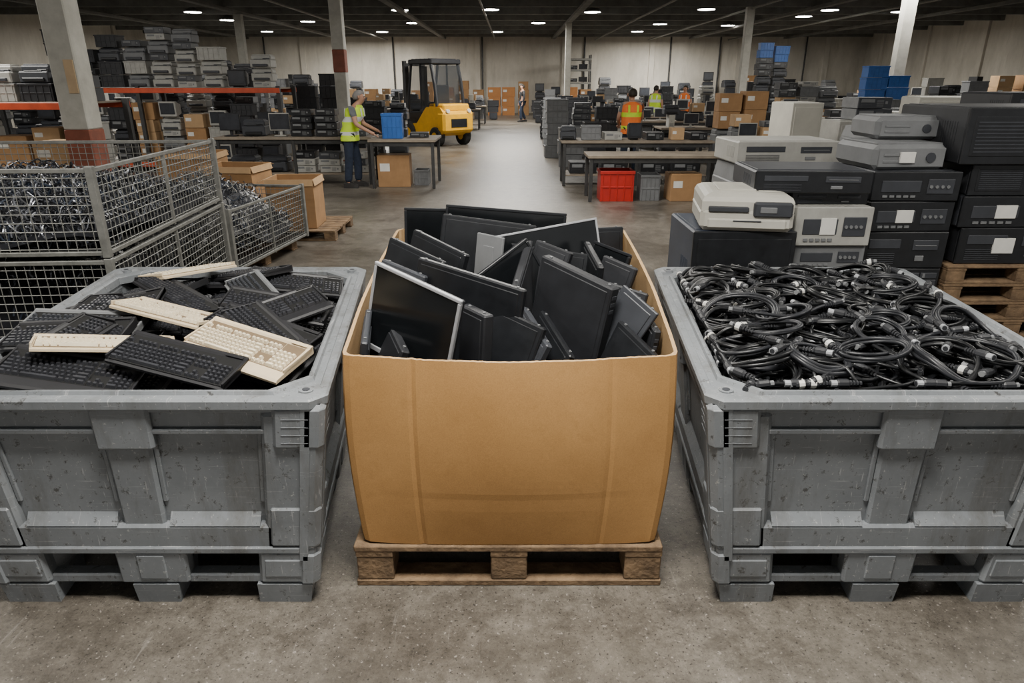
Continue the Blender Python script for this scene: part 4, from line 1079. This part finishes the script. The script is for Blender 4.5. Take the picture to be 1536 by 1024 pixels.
def person(x,y,yaw,label,J,vest,pants='jeans',hair='hair',shirt='shirt',stripe='reflect',sleeve=True):
    rt=bpy.data.objects.new('person',None); COL.objects.link(rt); rt.location=(x,y,0); rt.rotation_euler=(0,0,yaw); tag(rt,label,'person'); rt.empty_display_size=.1
    D=dict(pel=(0,0,.94),sp=(0,0,1.12),ch=(.0,0,1.32),nk=(.0,0,1.47),hd=(.015,0,1.60),
      shl=(0,.18,1.40),shr=(0,-.18,1.40),ell=(.0,.24,1.12),elr=(.0,-.24,1.12),wrl=(.08,.24,.88),wrr=(.08,-.24,.88),
      hil=(0,.09,.88),hir=(0,-.09,.88),knl=(.03,.11,.48),knr=(.03,-.11,.48),anl=(0,.12,.09),anr=(0,-.12,.09))
    D.update(J); V={k:Vector(v) for k,v in D.items()}
    N={'pel':(V['pel'],.125),'sp':(V['sp'],.12),'ch':(V['ch'],.135),'nk':(V['nk'],.055),'jaw':(V['hd']+Vector((.015,0,-.065)),.062),'hd':(V['hd'],.088),'tp':(V['hd']+Vector((-.01,0,.065)),.07),'nose':(V['hd']+Vector((.10,0,-.02)),.012)}
    E=[('pel','sp'),('sp','ch'),('ch','nk'),('nk','jaw'),('jaw','hd'),('hd','tp'),('hd','nose')]
    for s in'lr':
        sg=1 if s=='l' else -1
        N['sh'+s]=(V['sh'+s],.062); N['el'+s]=(V['el'+s],.043); N['wr'+s]=(V['wr'+s],.028)
        N['hi'+s]=(V['hi'+s],.09); N['kn'+s]=(V['kn'+s],.06); N['an'+s]=(V['an'+s],.04); N['to'+s]=(V['an'+s]+Vector((.11,0,-.04)),.026)
        d=(V['wr'+s]-V['el'+s]).normalized(); pm=V['wr'+s]+d*.065; N['pm'+s]=(pm,(.036,.02))
        E+=[('ch','sh'+s),('sh'+s,'el'+s),('el'+s,'wr'+s),('wr'+s,'pm'+s),('pel','hi'+s),('hi'+s,'kn'+s),('kn'+s,'an'+s),('an'+s,'to'+s)]
        lat=d.cross(Vector((0,0,1))); lat=lat.normalized() if lat.length>.1 else Vector((0,1,0))
        for q in range(4):
            a=pm+lat*((q-1.5)*.018)-d*.005; L=[.058,.068,.064,.05][q]
            dn=(d+Vector((.0,0,-.5))).normalized()
            N['f%s%da'%(s,q)]=(a,.009); N['f%s%db'%(s,q)]=(a+d*(.02+L*.5),.0085); N['f%s%dc'%(s,q)]=(a+d*(.02+L*.5)+dn*(L*.5),.007)
            E+=[('f%s%da'%(s,q),'f%s%db'%(s,q)),('f%s%db'%(s,q),'f%s%dc'%(s,q))]
        a=pm-d*.035-lat*sg*.02
        N['t%sa'%s]=(a,.010); N['t%sb'%s]=(a-lat*sg*.03+d*.03,.0095); N['t%sc'%s]=(a-lat*sg*.035+d*.06,.008); E+=[('t%sa'%s,'t%sb'%s),('t%sb'%s,'t%sc'%s)]
    roots=['pel']+['f%s%da'%(s,q) for s in'lr' for q in range(4)]+['tla','tra']
    skin('body',N,E,'skin',rt,2,roots)
    for sg in(1,-1):
        b=MB(); c=V['hd']; 
        b.tube([c+Vector((-.005,sg*.083,-.03)),c+Vector((0,sg*.095,0)),c+Vector((-.005,sg*.09,.028))],.011,6); obj('ear',b.mesh('ear',['skin'],smooth=True),rt)
        b=MB(); b.tube([c+Vector((.075,sg*.03,.008)),c+Vector((.087,sg*.03,.008))],.009,8); obj('eye',b.mesh('eye',['hairb']),rt)
    b=MB(); c=V['hd']+Vector((.012,0,-.062)); b.cbox(c.x+.05,c.x+.062,-.022,.022,c.z-.004,c.z+.004,.002); obj('mouth',b.mesh('mouth',['colr']),rt)
    b=MB(); c=V['hd']+Vector((-.018,0,.012)); rings=[]
    for i,(zz_,rr_) in enumerate(((-.05,.080),(-.02,.096),(.02,.101),(.06,.094),(.09,.070),(.108,.035),(.113,.005))):
        sh=.0 if zz_>.02 else -.022
        rings.append([(c.x+sh+rr_*(1.0 if math.cos(a)<0 else (.98 if zz_>.02 else .55))*math.cos(a),c.y+.93*rr_*math.sin(a),c.z+zz_) for a in [2*math.pi*k/16 for k in range(16)]])
    b.loft(rings); obj('hair',b.mesh('hair',[hair],smooth=True),rt)
    Nt={'pel':(V['pel'],.135)}; Et=[]
    for s in'lr':
        Nt['hi'+s]=(V['hi'+s],.102); Nt['kn'+s]=(V['kn'+s],.082); Nt['an'+s]=(V['an'+s]+Vector((0,0,.0)),.074); Et+=[('pel','hi'+s),('hi'+s,'kn'+s),('kn'+s,'an'+s)]
    skin('trousers',Nt,Et,pants,rt,2,['pel'])
    Ns={'ch':(V['ch'],.142),'sp':(V['sp'],.13),'pel':(V['pel']+Vector((0,0,.02)),.13)}; Es=[('ch','sp'),('sp','pel')]
    for s in'lr':
        Ns['sh'+s]=(V['sh'+s],.07); Ns['el'+s]=(V['sh'+s].lerp(V['el'+s],.6 if sleeve else 1.0),.058); Es+=[('ch','sh'+s),('sh'+s,'el'+s)]
        if not sleeve: Ns['wr'+s]=(V['wr'+s],.036); Es.append(('el'+s,'wr'+s))
    skin('shirt',Ns,Es,shirt,rt,2,['ch'])
    if vest:
        b=MB(); pts=[(V['pel']+Vector((0,0,-.10)),.16,.205),(V['pel'],.16,.20),(V['pel']+Vector((0,0,.06)),.158,.198),(V['sp']-Vector((0,0,.03)),.156,.195),(V['sp']+Vector((0,0,.05)),.158,.20),(V['ch']-Vector((0,0,.06)),.162,.208),(V['ch'],.162,.212),(V['ch']+Vector((0,0,.07)),.145,.205),(V['ch'].lerp(V['nk'],.75),.10,.13),(V['nk']+Vector((0,0,-.01)),.07,.075)]
        rings=[]
        for (c,rx,ry) in pts:
            rg_=[]
            for k in range(20):
                a=2*math.pi*k/20; ca,sa=math.cos(a),math.sin(a)
                rg_.append((c.x+rx*math.copysign(abs(ca)**.8,ca),c.y+ry*math.copysign(abs(sa)**.8,sa),c.z))
            rings.append(rg_)
        b.loft(rings,mats=[0,1,0,0,1,0,0,0,0],cap=False)
        obj('safety_vest',b.mesh('safety_vest',[vest,stripe],smooth=True),rt)
        for sg in(1,-1):
            for fx in(1,-1):
                b=MB()
                c=V['ch']; b.hexa([(c.x+fx*.155,sg*.07,c.z-.06),(c.x+fx*.155,sg*.11,c.z-.06),(c.x+fx*.166,sg*.11,c.z-.06),(c.x+fx*.166,sg*.07,c.z-.06),(c.x+fx*.135,sg*.07,c.z+.08),(c.x+fx*.135,sg*.11,c.z+.08),(c.x+fx*.15,sg*.11,c.z+.08),(c.x+fx*.15,sg*.07,c.z+.08)])
                obj('reflective_strip',b.mesh('reflective_strip',[stripe]),rt)
    for s in'lr':
        a=V['an'+s]; b=MB()
        sec=[(-.085,.035,.09),(-.03,.045,.12),(.04,.050,.11),(.12,.054,.085),(.185,.038,.06)]
        rings=[[(a.x+sx,a.y-w_,0),(a.x+sx,a.y+w_,0),(a.x+sx,a.y+w_*.85,h_*.8),(a.x+sx,a.y+w_*.4,h_),(a.x+sx,a.y-w_*.4,h_),(a.x+sx,a.y-w_*.85,h_*.8)] for sx,w_,h_ in sec]
        b.loft(rings); obj('shoe',b.mesh('shoe',['shoe']),rt)
    return rt
person(-2.94,12.98,rad(-4),'person in yellow hi-vis vest and dark jeans leaning over worktable',
  dict(pel=(-.02,0,.94),sp=(.03,0,1.12),ch=(.10,0,1.32),nk=(.16,0,1.47),hd=(.22,0,1.585),shl=(.11,.18,1.39),shr=(.11,-.18,1.39),ell=(.17,.23,1.13),elr=(.18,-.23,1.13),wrl=(.42,.17,1.02),wrr=(.43,-.18,.99),
       hil=(-.02,.09,.88),hir=(-.02,-.09,.88),knl=(.06,.12,.48),knr=(-.04,-.11,.48),anl=(.04,.13,.09),anr=(-.08,-.12,.09)),'hiviz')
person(2.45,14.75,rad(95),'person in orange hi-vis vest with yellow stripes, seen from behind',
  dict(ell=(.08,.25,1.14),elr=(.08,-.25,1.14),wrl=(.30,.18,1.0),wrr=(.30,-.18,1.0)),'hivizo',hair='hairb',stripe='hiviz')
person(.5,35,rad(200),'person in dark clothing walking in the aisle',dict(knl=(.12,.11,.5),anl=(.1,.12,.09),knr=(-.02,-.11,.48),anr=(-.2,-.12,.12)),None,hair='hairb',shirt='black2',sleeve=False)
person(5.0,25.2,rad(60),'person in yellow hi-vis vest among the tables',{},'hiviz',hair='hairb')
person(6.2,26.0,rad(-120),'person in orange hi-vis vest among the tables',{},'hivizo',hair='hairb')

# ------------------------------------------------------------------ world, camera
w=bpy.data.worlds.new('World'); SC.world=w; w.use_nodes=True
bg=w.node_tree.nodes['Background']; bg.inputs['Color'].default_value=(1,.985,.96,1); bg.inputs['Strength'].default_value=.52
cam=bpy.data.cameras.new('Camera'); cam.lens=24; cam.sensor_width=36; cam.clip_end=200
co=bpy.data.objects.new('Camera',cam); COL.objects.link(co); co.location=(0,0,1.85); co.rotation_euler=(rad(90-20.85),0,0)
SC.camera=co
